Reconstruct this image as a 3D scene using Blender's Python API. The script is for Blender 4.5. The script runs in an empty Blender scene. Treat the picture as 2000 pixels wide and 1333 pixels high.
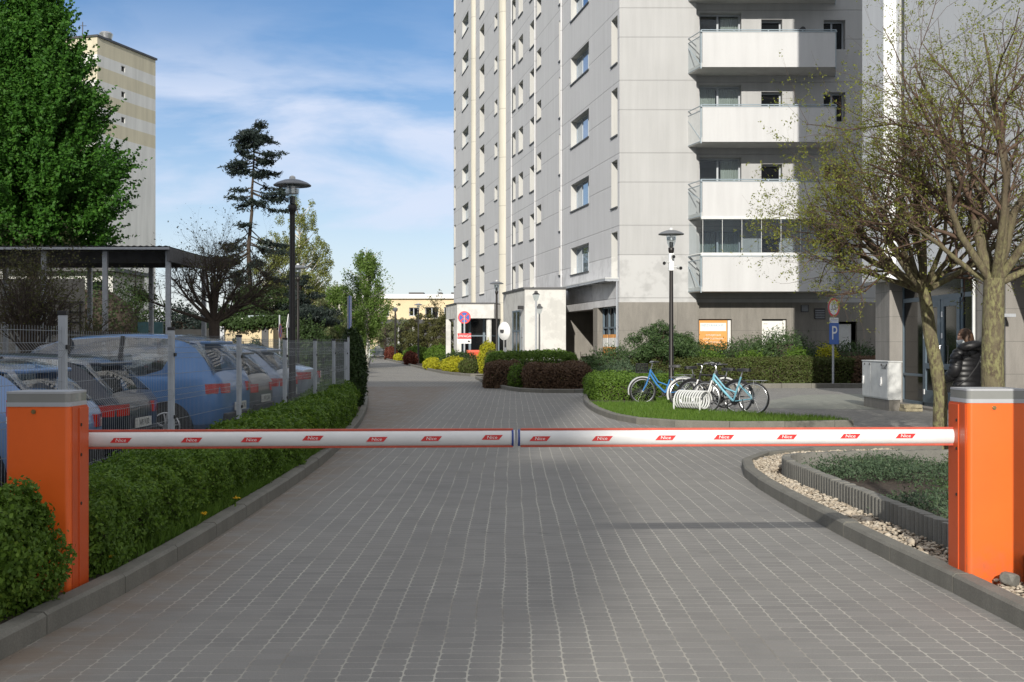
import bpy, bmesh, math, random
import numpy as np
from mathutils import Vector, Matrix
R = math.radians
random.seed(7); RNG = np.random.default_rng(7)
S = bpy.context.scene; COL = S.collection
F, HOR, CH = 2250.0, 670.0, 1.52          # focal length in photo pixels, horizon row, eye height

# ------------------------------------------------------------------ camera, sky, sun, exposure
cam = bpy.data.cameras.new('camera'); camo = bpy.data.objects.new('camera', cam); COL.objects.link(camo)
camo.location = (0, 0, CH); camo.rotation_euler = (R(90), 0, 0)
cam.sensor_width = 36; cam.lens = 36*F/2000; cam.shift_y = (HOR-666.5)/2000
cam.clip_start = .1; cam.clip_end = 3000
S.camera = camo
AZ, EL = .13, .385                         # sunlight runs towards (AZ, 1, -EL)
sun = bpy.data.lights.new('sun', 'SUN'); suno = bpy.data.objects.new('sun', sun); COL.objects.link(suno)
sun.energy = 4.0; sun.angle = R(.5); sun.color = (1, .95, .86)
suno.rotation_euler = Vector((AZ, 1, -EL)).to_track_quat('-Z', 'Y').to_euler()
W = bpy.data.worlds.new("World"); S.world = W; W.use_nodes = True
S.view_settings.view_transform = 'Standard'; S.view_settings.look = 'None'
S.view_settings.exposure = 0.2; S.view_settings.gamma = 1
def build_world():
    nt = W.node_tree; N = nt.nodes; L = nt.links; N.clear()
    out = N.new('ShaderNodeOutputWorld'); bg = N.new('ShaderNodeBackground'); bg.inputs[1].default_value = .085
    sky = N.new('ShaderNodeTexSky'); sky.sky_type = 'NISHITA'; sky.sun_disc = False
    sky.sun_elevation = math.atan(EL/math.hypot(AZ, 1)); sky.sun_rotation = math.pi+math.atan(AZ)
    sky.air_density = 1.0; sky.dust_density = .15; sky.ozone_density = 2.2
    tc = N.new('ShaderNodeTexCoord')
    mp = N.new('ShaderNodeMapping'); mp.inputs['Rotation'].default_value = (0, R(-16), 0); mp.inputs['Scale'].default_value = (2.6, 2.6, 10.5)
    mp.inputs['Location'].default_value = (.35, 0, .62)
    n1 = N.new('ShaderNodeTexNoise'); n1.inputs['Scale'].default_value = 1.9; n1.inputs['Detail'].default_value = 9; n1.inputs['Roughness'].default_value = .56
    n1.inputs['Distortion'].default_value = .35
    r1 = N.new('ShaderNodeValToRGB'); r1.color_ramp.elements[0].position = .34; r1.color_ramp.elements[1].position = .60
    n2 = N.new('ShaderNodeTexNoise'); n2.inputs['Scale'].default_value = 3.5; n2.inputs['Detail'].default_value = 7
    r2 = N.new('ShaderNodeValToRGB'); r2.color_ramp.elements[0].position = .25; r2.color_ramp.elements[1].position = .75
    r2.color_ramp.elements[0].color = (.78, .78, .78, 1)
    mul = N.new('ShaderNodeMath'); mul.operation = 'MULTIPLY'
    mx = N.new('ShaderNodeMix'); mx.data_type = 'RGBA'
    mx.inputs[7].default_value = (7.6, 8.35, 10.1, 1)
    sc = N.new('ShaderNodeMath'); sc.operation = 'MULTIPLY'; sc.inputs[1].default_value = .92
    L.new(tc.outputs['Generated'], mp.inputs[0]); L.new(mp.outputs[0], n1.inputs['Vector']); L.new(mp.outputs[0], n2.inputs['Vector'])
    L.new(n1.outputs[0], r1.inputs[0]); L.new(n2.outputs[0], r2.inputs[0])
    L.new(r1.outputs[0], mul.inputs[0]); L.new(r2.outputs[0], mul.inputs[1]); L.new(mul.outputs[0], sc.inputs[0])
    # the bank of cloud lies low over the houses, clear blue above it
    sp = N.new('ShaderNodeSeparateXYZ'); L.new(tc.outputs['Generated'], sp.inputs[0])
    wr = N.new('ShaderNodeValToRGB'); e = wr.color_ramp.elements; e[0].position = 0.0; e[0].color = (.85,)*3+(1,); e[1].position = .4; e[1].color = (.5,)*3+(1,)
    for p_, v_ in ((.06, .62), (.12, 1.0), (.20, 1.0), (.25, .30), (.28, .10)): x_ = e.new(p_); x_.color = (v_,)*3+(1,)
    L.new(sp.outputs[2], wr.inputs[0]); wm = N.new('ShaderNodeMath'); wm.operation = 'MULTIPLY'; L.new(sc.outputs[0], wm.inputs[0]); L.new(wr.outputs[0], wm.inputs[1])
    hz = N.new('ShaderNodeValToRGB'); e = hz.color_ramp.elements; e[0].color = (.66,)*3+(1,); e[1].position = .3; e[1].color = (0, 0, 0, 1)
    for p_, v_ in ((.05, .52), (.12, .30), (.2, .10)): x_ = e.new(p_); x_.color = (v_,)*3+(1,)
    L.new(sp.outputs[2], hz.inputs[0]); w2 = N.new('ShaderNodeMath'); w2.operation = 'MAXIMUM'; L.new(wm.outputs[0], w2.inputs[0]); L.new(hz.outputs[0], w2.inputs[1]); wm = w2
    hs = N.new('ShaderNodeHueSaturation'); hs.inputs['Saturation'].default_value = 1.25; hs.inputs['Value'].default_value = .9; L.new(sky.outputs[0], hs.inputs['Color']); tm = N.new('ShaderNodeMix'); tm.data_type = 'RGBA'; tm.blend_type = 'MULTIPLY'; tm.inputs[0].default_value = 1; tm.inputs[7].default_value = (1.22, 1.13, 1.22, 1); L.new(hs.outputs[0], tm.inputs[6])
    L.new(wm.outputs[0], mx.inputs[0]); L.new(tm.outputs[2], mx.inputs[6])
    # brighter broken cloud added out of view, overhead and behind, for fill light
    sep = N.new('ShaderNodeSeparateXYZ'); L.new(tc.outputs['Generated'], sep.inputs[0])
    a1 = N.new('ShaderNodeMath'); a1.operation = 'MULTIPLY_ADD'; a1.inputs[1].default_value = -1.1; a1.inputs[2].default_value = .05; L.new(sep.outputs[1], a1.inputs[0])
    a2 = N.new('ShaderNodeMath'); a2.operation = 'MULTIPLY_ADD'; a2.inputs[1].default_value = 1.8; a2.use_clamp = True; L.new(sep.outputs[2], a2.inputs[0]); L.new(a1.outputs[0], a2.inputs[2])
    n3 = N.new('ShaderNodeTexNoise'); n3.inputs['Scale'].default_value = 2.2; n3.inputs['Detail'].default_value = 5; L.new(tc.outputs['Generated'], n3.inputs['Vector'])
    r3 = N.new('ShaderNodeValToRGB'); r3.color_ramp.elements[0].position = .32; r3.color_ramp.elements[1].position = .55; L.new(n3.outputs[0], r3.inputs[0])
    a3 = N.new('ShaderNodeMath'); a3.operation = 'MULTIPLY'; L.new(a2.outputs[0], a3.inputs[0]); L.new(r3.outputs[0], a3.inputs[1])
    mx2 = N.new('ShaderNodeMix'); mx2.data_type = 'RGBA'; mx2.inputs[7].default_value = (9.0, 8.95, 8.95, 1)
    L.new(a3.outputs[0], mx2.inputs[0]); L.new(mx.outputs[2], mx2.inputs[6]); mx = mx2
    L.new(mx.outputs[2], bg.inputs[0]); L.new(bg.outputs[0], out.inputs[0])
build_world()

# ------------------------------------------------------------------ helpers
def at(px, py, k): return ((px-1000)*k, F*k, CH-(py-HOR)*k)
def gp(px, py):
    k = CH/(py-HOR); return ((px-1000)*k, F*k)
def tag(o, label=None, cat=None, group=None, kind=None):
    for a, b in (('label', label), ('category', cat), ('group', group), ('kind', kind)):
        if b: o[a] = b
    return o
def thing(name, label, cat, loc=(0, 0, 0), rz=0, group=None):
    o = bpy.data.objects.new(name, None); COL.objects.link(o)
    o.location = loc if len(loc) == 3 else (*loc, 0); o.rotation_euler = (0, 0, rz); o.empty_display_size = .2
    return tag(o, label, cat, group)
def link(name, me, parent=None):
    o = bpy.data.objects.new(name, me); COL.objects.link(o)
    if parent: o.parent = parent
    return o
def dup(o, loc=None, rz=None, label=None, parent=None):
    c = o.copy(); COL.objects.link(c); c.parent = parent
    if loc is not None: c.location = loc if len(loc) == 3 else (*loc, 0)
    if rz is not None: c.rotation_euler = (0, 0, rz)
    if label: c['label'] = label
    for ch in list(o.children): dup(ch, parent=c)
    return c
def npmesh(name, V, Fc, mi=None, smooth=False):
    me = bpy.data.meshes.new(name); V = np.asarray(V, np.float32); Fc = np.asarray(Fc, np.int32); m, n = Fc.shape
    me.vertices.add(len(V)); me.vertices.foreach_set('co', V.ravel())
    me.loops.add(m*n); me.loops.foreach_set('vertex_index', Fc.ravel())
    me.polygons.add(m); me.polygons.foreach_set('loop_start', np.arange(0, m*n, n, dtype=np.int32))
    if mi is not None: me.polygons.foreach_set('material_index', np.asarray(mi, np.int32))
    if smooth: me.polygons.foreach_set('use_smooth', np.ones(m, bool))
    me.update(calc_edges=True); return me
class MB:
    def __init__(s): s.v = []; s.f = []; s.m = []
    def add(s, vs, fs, m=0):
        b = len(s.v); s.v += [tuple(v) for v in vs]; s.f += [tuple(i+b for i in f) for f in fs]; s.m += [m]*len(fs); return s
    def bx(s, x0, x1, y0, y1, z0, z1, m=0):
        return s.add([(x, y, z) for z in (z0, z1) for y in (y0, y1) for x in (x0, x1)],
                     [(0, 2, 3, 1), (4, 5, 7, 6), (0, 1, 5, 4), (2, 6, 7, 3), (0, 4, 6, 2), (1, 3, 7, 5)], m)
    def quad(s, a, b, c, d, m=0): return s.add([a, b, c, d], [(0, 1, 2, 3)], m)
    def prism(s, poly, z0, z1, m=0, mt=None):
        n = len(poly); s.add([(x, y, z0) for x, y in poly]+[(x, y, z1) for x, y in poly], [(i, (i+1) % n, n+(i+1) % n, n+i) for i in range(n)], m)
        s.add([(x, y, z1) for x, y in poly], [tuple(range(n))], m if mt is None else mt)
        return s.add([(x, y, z0) for x, y in poly], [tuple(range(n-1, -1, -1))], m)
    def rbox(s, x0, x1, y0, y1, z0, z1, r, m=0, n=4):
        P = []
        for cx, cy, a0 in ((x1-r, y1-r, 0), (x0+r, y1-r, 90), (x0+r, y0+r, 180), (x1-r, y0+r, 270)):
            for i in range(n+1):
                a = R(a0+90*i/n); P.append((cx+r*math.cos(a), cy+r*math.sin(a)))
        return s.prism(P, z0, z1, m)
    def tube(s, pts, r, n=8, m=0, cap=True, closed=False):
        P = [Vector(p) for p in pts]; K = len(P); rs = list(r) if hasattr(r, '__len__') else [r]*K
        rings = []; ref = None
        for i in range(K):
            if closed: t = P[(i+1) % K]-P[i-1]
            else: t = P[min(i+1, K-1)]-P[max(i-1, 0)]
            if t.length < 1e-9: t = Vector((0, 0, 1))
            t.normalize()
            if ref is None:
                ref = Vector((0, 0, 1)) if abs(t.z) < .9 else Vector((1, 0, 0))
            a = ref-t*ref.dot(t)
            if a.length < 1e-6: a = t.orthogonal()
            a.normalize(); ref = a; b = t.cross(a)
            rings.append([P[i]+(a*math.cos(2*math.pi*j/n)+b*math.sin(2*math.pi*j/n))*rs[i] for j in range(n)])
        vs = [v for q in rings for v in q]; fs = []
        for i in range(K if closed else K-1):
            i2 = (i+1) % K
            for j in range(n): fs.append((i*n+j, i*n+(j+1) % n, i2*n+(j+1) % n, i2*n+j))
        if cap and not closed: fs += [tuple(range(n-1, -1, -1)), tuple((K-1)*n+j for j in range(n))]
        return s.add(vs, fs, m)
    def cyl(s, p0, p1, r0, r1=None, n=12, m=0): return s.tube([p0, p1], [r0, r0 if r1 is None else r1], n, m)
    def lathe(s, prof, cx=0, cy=0, n=24, m=0):
        K = len(prof); vs = [(cx+r*math.cos(2*math.pi*j/n), cy+r*math.sin(2*math.pi*j/n), z) for r, z in prof for j in range(n)]
        fs = [(i*n+j, i*n+(j+1) % n, (i+1)*n+(j+1) % n, (i+1)*n+j) for i in range(K-1) for j in range(n)]
        fs += [tuple(range(n-1, -1, -1)), tuple((K-1)*n+j for j in range(n))]
        return s.add(vs, fs, m)
    def ell(s, c, r, n=12, m=0):
        c = Vector(c); vs = []; fs = []
        for i in range(1, n):
            t = math.pi*i/n
            for j in range(2*n):
                p = math.pi*j/n; vs.append((c.x+r[0]*math.sin(t)*math.cos(p), c.y+r[1]*math.sin(t)*math.sin(p), c.z+r[2]*math.cos(t)))
        w = 2*n
        for i in range(n-2):
            for j in range(w): fs.append((i*w+j, (i+1)*w+j, (i+1)*w+(j+1) % w, i*w+(j+1) % w))
        fs += [tuple(range(w)), tuple((n-2)*w+j for j in range(w-1, -1, -1))]
        return s.add(vs, fs, m)
    def loft(s, rings, m=0, closed=True, cap=True):
        n = len(rings[0]); vs = [p for r in rings for p in r]; fs = []
        for i in range(len(rings)-1):
            for j in range(n if closed else n-1): fs.append((i*n+j, i*n+(j+1) % n, (i+1)*n+(j+1) % n, (i+1)*n+j))
        if cap: fs += [tuple(range(n-1, -1, -1)), tuple((len(rings)-1)*n+j for j in range(n))]
        return s.add(vs, fs, m)
    def mesh(s, me, M, m=0): return s.add([M @ v.co for v in me.vertices], [tuple(p.vertices) for p in me.polygons], m)
    def xf(s, M): s.v = [tuple(M @ Vector(v)) for v in s.v]; return s
    def build(s, name, mats, parent=None, smooth=False, bevel=0, seg=2):
        me = bpy.data.meshes.new(name); me.from_pydata(s.v, [], s.f)
        for q in (mats if isinstance(mats, (list, tuple)) else [mats]): me.materials.append(q)
        me.polygons.foreach_set('material_index', s.m)
        bm = bmesh.new(); bm.from_mesh(me); bmesh.ops.recalc_face_normals(bm, faces=bm.faces); bm.to_mesh(me); bm.free()
        if smooth:
            me.polygons.foreach_set('use_smooth', [True]*len(me.polygons)); me.set_sharp_from_angle(angle=R(40))
        o = link(name, me, parent)
        if bevel:
            b = o.modifiers.new('bevel', 'BEVEL'); b.width = bevel; b.segments = seg; b.limit_method = 'ANGLE'; b.harden_normals = False
        return o
_txt = {}
def text_mesh(s, size=1.0, align='CENTER'):
    key = (s, align)
    if key not in _txt:
        cu = bpy.data.curves.new('lettering', 'FONT'); cu.body = s; cu.align_x = align; cu.align_y = 'CENTER'; cu.size = 1; cu.resolution_u = 3
        o = bpy.data.objects.new('lettering', cu); COL.objects.link(o); dg = bpy.context.evaluated_depsgraph_get(); dg.update()
        _txt[key] = bpy.data.meshes.new_from_object(o.evaluated_get(dg)); bpy.data.objects.remove(o)
    return _txt[key]
def front_text(mb, s, x, y, z, size, m, shear=0, rz=0, bold=1.0):
    """letters in the XZ plane, readable from -Y (turned by rz)"""
    M = Matrix.Translation((x, y, z)) @ Matrix.Rotation(rz, 4, 'Z') @ Matrix.Rotation(R(90), 4, 'X') @ Matrix.Diagonal((size*bold, size, size, 1))
    if shear: M = M @ Matrix(((1, shear, 0, 0), (0, 1, 0, 0), (0, 0, 1, 0), (0, 0, 0, 1)))
    mb.mesh(text_mesh(s), M, m)

# ------------------------------------------------------------------ materials
def newmat(name):
    m = bpy.data.materials.new(name); m.use_nodes = True; nt = m.node_tree
    return m, nt, nt.nodes, nt.links, nt.nodes['Principled BSDF']
def setp(p, **k):
    for a, b in k.items():
        p.inputs[a.replace('_', ' ')].default_value = b
def mat(name, c, rough=.6, metal=0., var=.12, scale=6., bump=0., bscale=40., spec=.5, coat=0., stretch=None, emit=None):
    m, nt, N, L, p = newmat(name); p.inputs['Roughness'].default_value = rough; p.inputs['Metallic'].default_value = metal
    p.inputs['Specular IOR Level'].default_value = spec; p.inputs['Coat Weight'].default_value = coat
    g = N.new('ShaderNodeNewGeometry'); vec = g.outputs['Position']
    if stretch:
        mp = N.new('ShaderNodeMapping'); mp.inputs['Scale'].default_value = stretch; L.new(vec, mp.inputs[0]); vec = mp.outputs[0]
    if var:
        n = N.new('ShaderNodeTexNoise'); n.inputs['Scale'].default_value = scale; n.inputs['Detail'].default_value = 5; n.inputs['Roughness'].default_value = .6
        L.new(vec, n.inputs['Vector'])
        r = N.new('ShaderNodeValToRGB'); r.color_ramp.elements[0].position = .3; r.color_ramp.elements[1].position = .7
        r.color_ramp.elements[0].color = (*[x*(1-var) for x in c], 1); r.color_ramp.elements[1].color = (*[min(1, x*(1+var)) for x in c], 1)
        L.new(n.outputs[0], r.inputs[0]); L.new(r.outputs[0], p.inputs['Base Color'])
    else: p.inputs['Base Color'].default_value = (*c, 1)
    if bump:
        b = N.new('ShaderNodeBump'); b.inputs['Strength'].default_value = bump; b.inputs['Distance'].default_value = .02
        n2 = N.new('ShaderNodeTexNoise'); n2.inputs['Scale'].default_value = bscale; n2.inputs['Detail'].default_value = 4
        L.new(g.outputs['Position'], n2.inputs['Vector']); L.new(n2.outputs[0], b.inputs['Height']); L.new(b.outputs[0], p.inputs['Normal'])
    return m
def leafmat(name, a, b, c=None, trans=.35, rough=.55):
    """each leaf its own tint between a and b (some c)"""
    m, nt, N, L, p = newmat(name); p.inputs['Roughness'].default_value = rough; p.inputs['Specular IOR Level'].default_value = .25
    g = N.new('ShaderNodeNewGeometry'); r = N.new('ShaderNodeValToRGB'); e = r.color_ramp.elements
    e[0].color = (*a, 1); e[1].color = (*b, 1); e[1].position = .8 if c else 1
    if c: x = e.new(1.0); x.color = (*c, 1)
    n = N.new('ShaderNodeTexNoise'); n.inputs['Scale'].default_value = 2.2; n.inputs['Detail'].default_value = 2
    ad = N.new('ShaderNodeMath'); ad.operation = 'MULTIPLY_ADD'; ad.inputs[1].default_value = .65
    mu = N.new('ShaderNodeMath'); mu.operation = 'MULTIPLY'; mu.inputs[1].default_value = .4
    L.new(g.outputs['Position'], n.inputs['Vector']); L.new(n.outputs[0], mu.inputs[0])
    L.new(g.outputs['Random Per Island'], ad.inputs[0]); L.new(mu.outputs[0], ad.inputs[2]); L.new(ad.outputs[0], r.inputs[0])
    L.new(r.outputs[0], p.inputs['Base Color'])
    t = N.new('ShaderNodeBsdfTranslucent'); mx = N.new('ShaderNodeMixShader'); mx.inputs[0].default_value = trans
    L.new(r.outputs[0], t.inputs[0]); L.new(p.outputs[0], mx.inputs[1]); L.new(t.outputs[0], mx.inputs[2])
    L.new(mx.outputs[0], N['Material Output'].inputs[0]); return m
class NB:
    """tiny node-math builder"""
    def __init__(s, nt): s.N = nt.nodes; s.L = nt.links
    def __call__(s, op, a, b=None, c=None, clamp=False):
        n = s.N.new('ShaderNodeMath'); n.operation = op; n.use_clamp = clamp
        for i, v in enumerate((a, b, c)):
            if v is None: continue
            if isinstance(v, (int, float)): n.inputs[i].default_value = v
            else: s.L.new(v, n.inputs[i])
        return n.outputs[0]
    def sep(s, v): n = s.N.new('ShaderNodeSeparateXYZ'); s.L.new(v, n.inputs[0]); return n.outputs
    def noise(s, v, scale, detail=4, rough=.55):
        n = s.N.new('ShaderNodeTexNoise'); n.inputs['Scale'].default_value = scale; n.inputs['Detail'].default_value = detail; n.inputs['Roughness'].default_value = rough
        s.L.new(v, n.inputs['Vector']); return n.outputs[0]
    def ramp(s, v, stops):
        r = s.N.new('ShaderNodeValToRGB'); e = r.color_ramp.elements
        while len(e) < len(stops): e.new(.5)
        for i, (p, c) in enumerate(stops):
            e[i].position = p; e[i].color = (*c, 1) if hasattr(c, '__len__') else (c, c, c, 1)
        s.L.new(v, r.inputs[0]); return r.outputs[0]
    def mix(s, f, a, b, mode='MIX'):
        n = s.N.new('ShaderNodeMix'); n.data_type = 'RGBA'; n.blend_type = mode
        for i, v in ((0, f), (6, a), (7, b)):
            if isinstance(v, (int, float)): n.inputs[i].default_value = v
            elif isinstance(v, tuple): n.inputs[i].default_value = (*v, 1)
            else: s.L.new(v, n.inputs[i])
        return n.outputs[2]
    def white(s, x, y):
        c = s.N.new('ShaderNodeCombineXYZ'); s.L.new(x, c.inputs[0]); s.L.new(y, c.inputs[1])
        w = s.N.new('ShaderNodeTexWhiteNoise'); w.noise_dimensions = '2D'; s.L.new(c.outputs[0], w.inputs['Vector']); return w.outputs['Value']
def paver_mat():
    m, nt, N, L, p = newmat('pavers'); q = NB(nt); g = N.new('ShaderNodeNewGeometry'); P = g.outputs['Position']
    X, Y, Z = q.sep(P)
    wob = q('MULTIPLY', q('SUBTRACT', q.noise(P, .7, 1), .5), .035)
    wob2 = q('MULTIPLY', q('SUBTRACT', q.noise(P, 9, 2), .5), .012)
    xs = q('DIVIDE', q('ADD', q('ADD', X, wob), q('ADD', wob2, 200.0)), .148)
    ci = q('FLOOR', xs); fx = q('SUBTRACT', q('SUBTRACT', xs, ci), .5)
    ys = q('DIVIDE', q('ADD', q('ADD', Y, wob2), 200.0), .103)
    ys = q('ADD', ys, q('ADD', q('MULTIPLY', q('MODULO', ci, 2.0), .47), q('MULTIPLY', q.white(ci, ci), .12)))
    ri = q('FLOOR', ys); fy = q('SUBTRACT', q('SUBTRACT', ys, ri), .5)
    rd = q.white(ci, ri)
    ax = q('MULTIPLY', q('ABSOLUTE', fx), .148); ay = q('MULTIPLY', q('ABSOLUTE', fy), .103)
    r = .019
    qx = q('MAXIMUM', q('SUBTRACT', ax, .0703-r), 0.0); qy = q('MAXIMUM', q('SUBTRACT', ay, .0492-r), 0.0)
    sd = q('SUBTRACT', q('SQRT', q('ADD', q('MULTIPLY', qx, qx), q('MULTIPLY', qy, qy))), r)     # <0 inside the stone
    ero = q('MULTIPLY', q('SUBTRACT', q.noise(P, 40, 2), .5), .004)
    joint = q('MULTIPLY_ADD', q('ADD', sd, ero), 420.0, .5, clamp=True)
    big = q.noise(P, .45, 4); mid = q.noise(P, 3.0, 5); fine = q.noise(P, 160, 2)
    stone = q.ramp(rd, [(0, (.205, .199, .188)), (.5, (.220, .214, .202)), (1, (.238, .231, .217))])
    stone = q.mix(q('MULTIPLY', q.ramp(big, [(.35, 0), (.7, 1)]), .55), stone, (.25, .24, .22))
    stone = q.mix(q('MULTIPLY', q.ramp(mid, [(.5, 0), (.75, 1)]), .35), stone, (.15, .147, .142))
    stone = q.mix(1.0, stone, q.ramp(fine, [(.25, .8), (.75, 1.18)]), 'MULTIPLY')
    jfill = q.ramp(q.noise(P, 1.3, 5), [(.28, (.20, .185, .16)), (.5, (.42, .40, .35)), (.75, (.52, .50, .44))])
    jshow = q.ramp(q.noise(P, .35, 3), [(.3, .55), (.6, 1.0)])  # joint filling fades out in random patches
    col = q.mix(q('MULTIPLY', joint, jshow), stone, jfill)
    lane = q('MULTIPLY_ADD', q('ABSOLUTE', q('SUBTRACT', q('ABSOLUTE', q('ADD', X, -.15)), .85)), -2.2, 1.0, clamp=True)
    lane = q('MULTIPLY', q('MULTIPLY', lane, q.ramp(q.noise(P, 1.1, 5, .65), [(.3, .2), (.7, 1)])), .14); col = q.mix(lane, col, (.12, .117, .112))
    oil = q.ramp(q.noise(P, 1.7, 3, .5), [(.70, 0), (.76, .55)]); col = q.mix(oil, col, (.085, .08, .075))
    # dusty worn band beside the kerb and tyre-darkened lanes
    edge = q('MULTIPLY_ADD', X, -1.6, -2.75, clamp=True)
    sand = q('MULTIPLY', q('MULTIPLY', edge, q.ramp(q.noise(P, 2.6, 6, .7), [(.34, 0), (.58, 1)])), .95)
    sand = q('MULTIPLY', sand, q('LESS_THAN', Y, 40.0)); col = q.mix(sand, col, (.20, .16, .125))
    L.new(col, p.inputs['Base Color']); p.inputs['Roughness'].default_value = .82; p.inputs['Specular IOR Level'].default_value = .3
    h = q('ADD', q('MULTIPLY', q('SUBTRACT', 1.0, joint), .8), q('MULTIPLY', fine, .18)); h = q('ADD', h, q('MULTIPLY', rd, .15))
    b = N.new('ShaderNodeBump'); b.inputs['Strength'].default_value = .55; b.inputs['Distance'].default_value = .006
    L.new(h, b.inputs['Height']); L.new(b.outputs[0], p.inputs['Normal']); return m
def tower_mat(name, base, dirty=.14, lines=2.82, z0=4.94, z1=6.08, lc=.72):
    m, nt, N, L, p = newmat(name); q = NB(nt); g = N.new('ShaderNodeNewGeometry'); P = g.outputs['Position']; X, Y, Z = q.sep(P)
    mp = N.new('ShaderNodeMapping'); mp.inputs['Scale'].default_value = (1.6, 1.6, .12); L.new(P, mp.inputs[0])
    streak = q.noise(mp.outputs[0], 2.2, 6, .6); blot = q.noise(P, .5, 5)
    c = q.mix(q.ramp(streak, [(.3, 0), (.75, 1)]), tuple(x*(1-dirty) for x in base), tuple(x*1.04 for x in base))
    c = q.mix(q('MULTIPLY', q.ramp(blot, [(.35, 0), (.7, 1)]), .35), c, tuple(x*1.1 for x in base))
    c = q.mix(1.0, c, q.ramp(q.noise(P, 60, 2), [(.2, .94), (.8, 1.05)]), 'MULTIPLY')
    if lc == .72:   # repaired render low on the front wall
        pm = q('MULTIPLY', q('LESS_THAN', Z, 4.94), q.ramp(q.noise(P, 1.6, 6, .65), [(.44, 0), (.54, 1)])); pm = q('MULTIPLY', pm, q('LESS_THAN', X, 7.0))
        c = q.mix(q('MULTIPLY', pm, .8), c, tuple(x*1.16 for x in base))
    if lines:
        d = None
        for z in (z0, z1):
            t = q('ABSOLUTE', q('SUBTRACT', q('MODULO', q('ADD', Z, 100*lines-z+lines/2), lines), lines/2))
            d = t if d is None else q('MINIMUM', d, t)
        gl = q('SUBTRACT', 1.0, q('MULTIPLY_ADD', d, 60.0, -.9, clamp=True))
        c = q.mix(q('MULTIPLY', gl, 1-lc), c, (.12, .12, .12))
        b = N.new('ShaderNodeBump'); b.inputs['Strength'].default_value = .4; b.inputs['Distance'].default_value = .02; b.invert = True
        L.new(gl, b.inputs['Height']); L.new(b.outputs[0], p.inputs['Normal'])
    L.new(c, p.inputs['Base Color']); p.inputs['Roughness'].default_value = .85; p.inputs['Specular IOR Level'].default_value = .25; return m
def concrete_mat(name, base, line=0):
    m, nt, N, L, p = newmat(name); q = NB(nt); g = N.new('ShaderNodeNewGeometry'); P = g.outputs['Position']
    mp = N.new('ShaderNodeMapping'); mp.inputs['Scale'].default_value = (1.5, 1.5, .3); L.new(P, mp.inputs[0])
    a = q.noise(mp.outputs[0], 3, 6, .65)
    c = q.ramp(a, [(.3, tuple(x*.8 for x in base)), (.7, tuple(x*1.12 for x in base))])
    c = q.mix(1.0, c, q.ramp(q.noise(P, 90, 3), [(.3, .85), (.7, 1.12)]), 'MULTIPLY')
    if line:
        X, Y, Z = q.sep(P); u = q('ADD', X, Y)
        fz = q('MODULO', q('ADD', Z, 40.0), line); fu = q('MODULO', q('ADD', u, 400.0), line*1.6)
        ln = q('MAXIMUM', q('LESS_THAN', fz, .012), q('LESS_THAN', fu, .014))
        c = q.mix(q('MULTIPLY', ln, .45), c, (.05, .05, .05))
    L.new(c, p.inputs['Base Color']); p.inputs['Roughness'].default_value = .85
    b = N.new('ShaderNodeBump'); b.inputs['Strength'].default_value = .25; b.inputs['Distance'].default_value = .01
    L.new(q.noise(P, 70, 3), b.inputs['Height']); L.new(b.outputs[0], p.inputs['Normal']); return m
def glass_mat(name, tint=(.03, .035, .04), rough=.03, alpha=None):
    m, nt, N, L, p = newmat(name); setp(p, Base_Color=(*tint, 1), Roughness=rough); p.inputs['Specular IOR Level'].default_value = .75
    if alpha is not None:
        t = N.new('ShaderNodeBsdfTransparent'); t.inputs[0].default_value = (.86, .9, .92, 1); mx = N.new('ShaderNodeMixShader'); mx.inputs[0].default_value = alpha
        gl = N.new('ShaderNodeBsdfGlossy'); gl.inputs['Roughness'].default_value = .02
        L.new(t.outputs[0], mx.inputs[1]); L.new(gl.outputs[0], mx.inputs[2]); L.new(mx.outputs[0], N['Material Output'].inputs[0])
    return m
M = {}
M['pavers'] = paver_mat()
M['asphalt'] = mat('asphalt', (.075, .075, .078), .9, var=.25, scale=2, bump=.3, bscale=120)
M['soil'] = mat('soil', (.062, .046, .034), .95, var=.45, scale=14, bump=.9, bscale=60)
M['verge'] = mat('verge_soil', (.07, .085, .035), .95, var=.4, scale=4, bump=.8, bscale=40)
M['kerb'] = concrete_mat('kerb_concrete', (.17, .163, .14))
M['palisade'] = concrete_mat('palisade_concrete', (.19, .185, .165))
M['tower'] = tower_mat('tower_paint_sun_dimmed', (.44, .44, .437))
M['tower_side'] = tower_mat('tower_paint_sun_lifted', (.59, .59, .60), dirty=.10)  # tower's one paint: front darkened, side lightened, to even out the sun
M['white_wall'] = tower_mat('white_render', (.56, .555, .53), dirty=.16, lines=0)
M['parapet'] = tower_mat('parapet_render', (.55, .55, .55), dirty=.10, lines=0)
M['cream_col'] = tower_mat('cream_column', (.60, .57, .49), dirty=.2, lines=2.9, z0=1, z1=1, lc=.7)
M['plinth'] = concrete_mat('plinth_concrete', (.235, .22, .195), 1.5)
M['clad'] = concrete_mat('stone_cladding', (.27, .255, .235), .62)
M['wing'] = tower_mat('wing_paint', (.78, .79, .80), dirty=.06, lines=2.85, z0=2.2, z1=2.2, lc=.75)
M['orange'] = mat('orange_paint', (.84, .135, .016), .38, var=.05, scale=3, coat=.25, bump=.04, bscale=260)
M['orange_dk'] = mat('orange_side_shaded', (.56, .08, .012), .42, var=.06, scale=3)  # cabinet orange with shade darkened into it for the less lit side panels
nt = M['orange'].node_tree; q = NB(nt); p = nt.nodes['Principled BSDF']; g = nt.nodes.new('ShaderNodeNewGeometry'); Zo = q.sep(g.outputs['Position'])[2]
src = p.inputs['Base Color'].links[0].from_socket; P_ = g.outputs['Position']
dirt = q('MULTIPLY', q('MULTIPLY_ADD', Zo, -3.2, 1.05, clamp=True), q.ramp(q.noise(P_, 14, 6, .7), [(.38, 0), (.66, .8)]))
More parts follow.
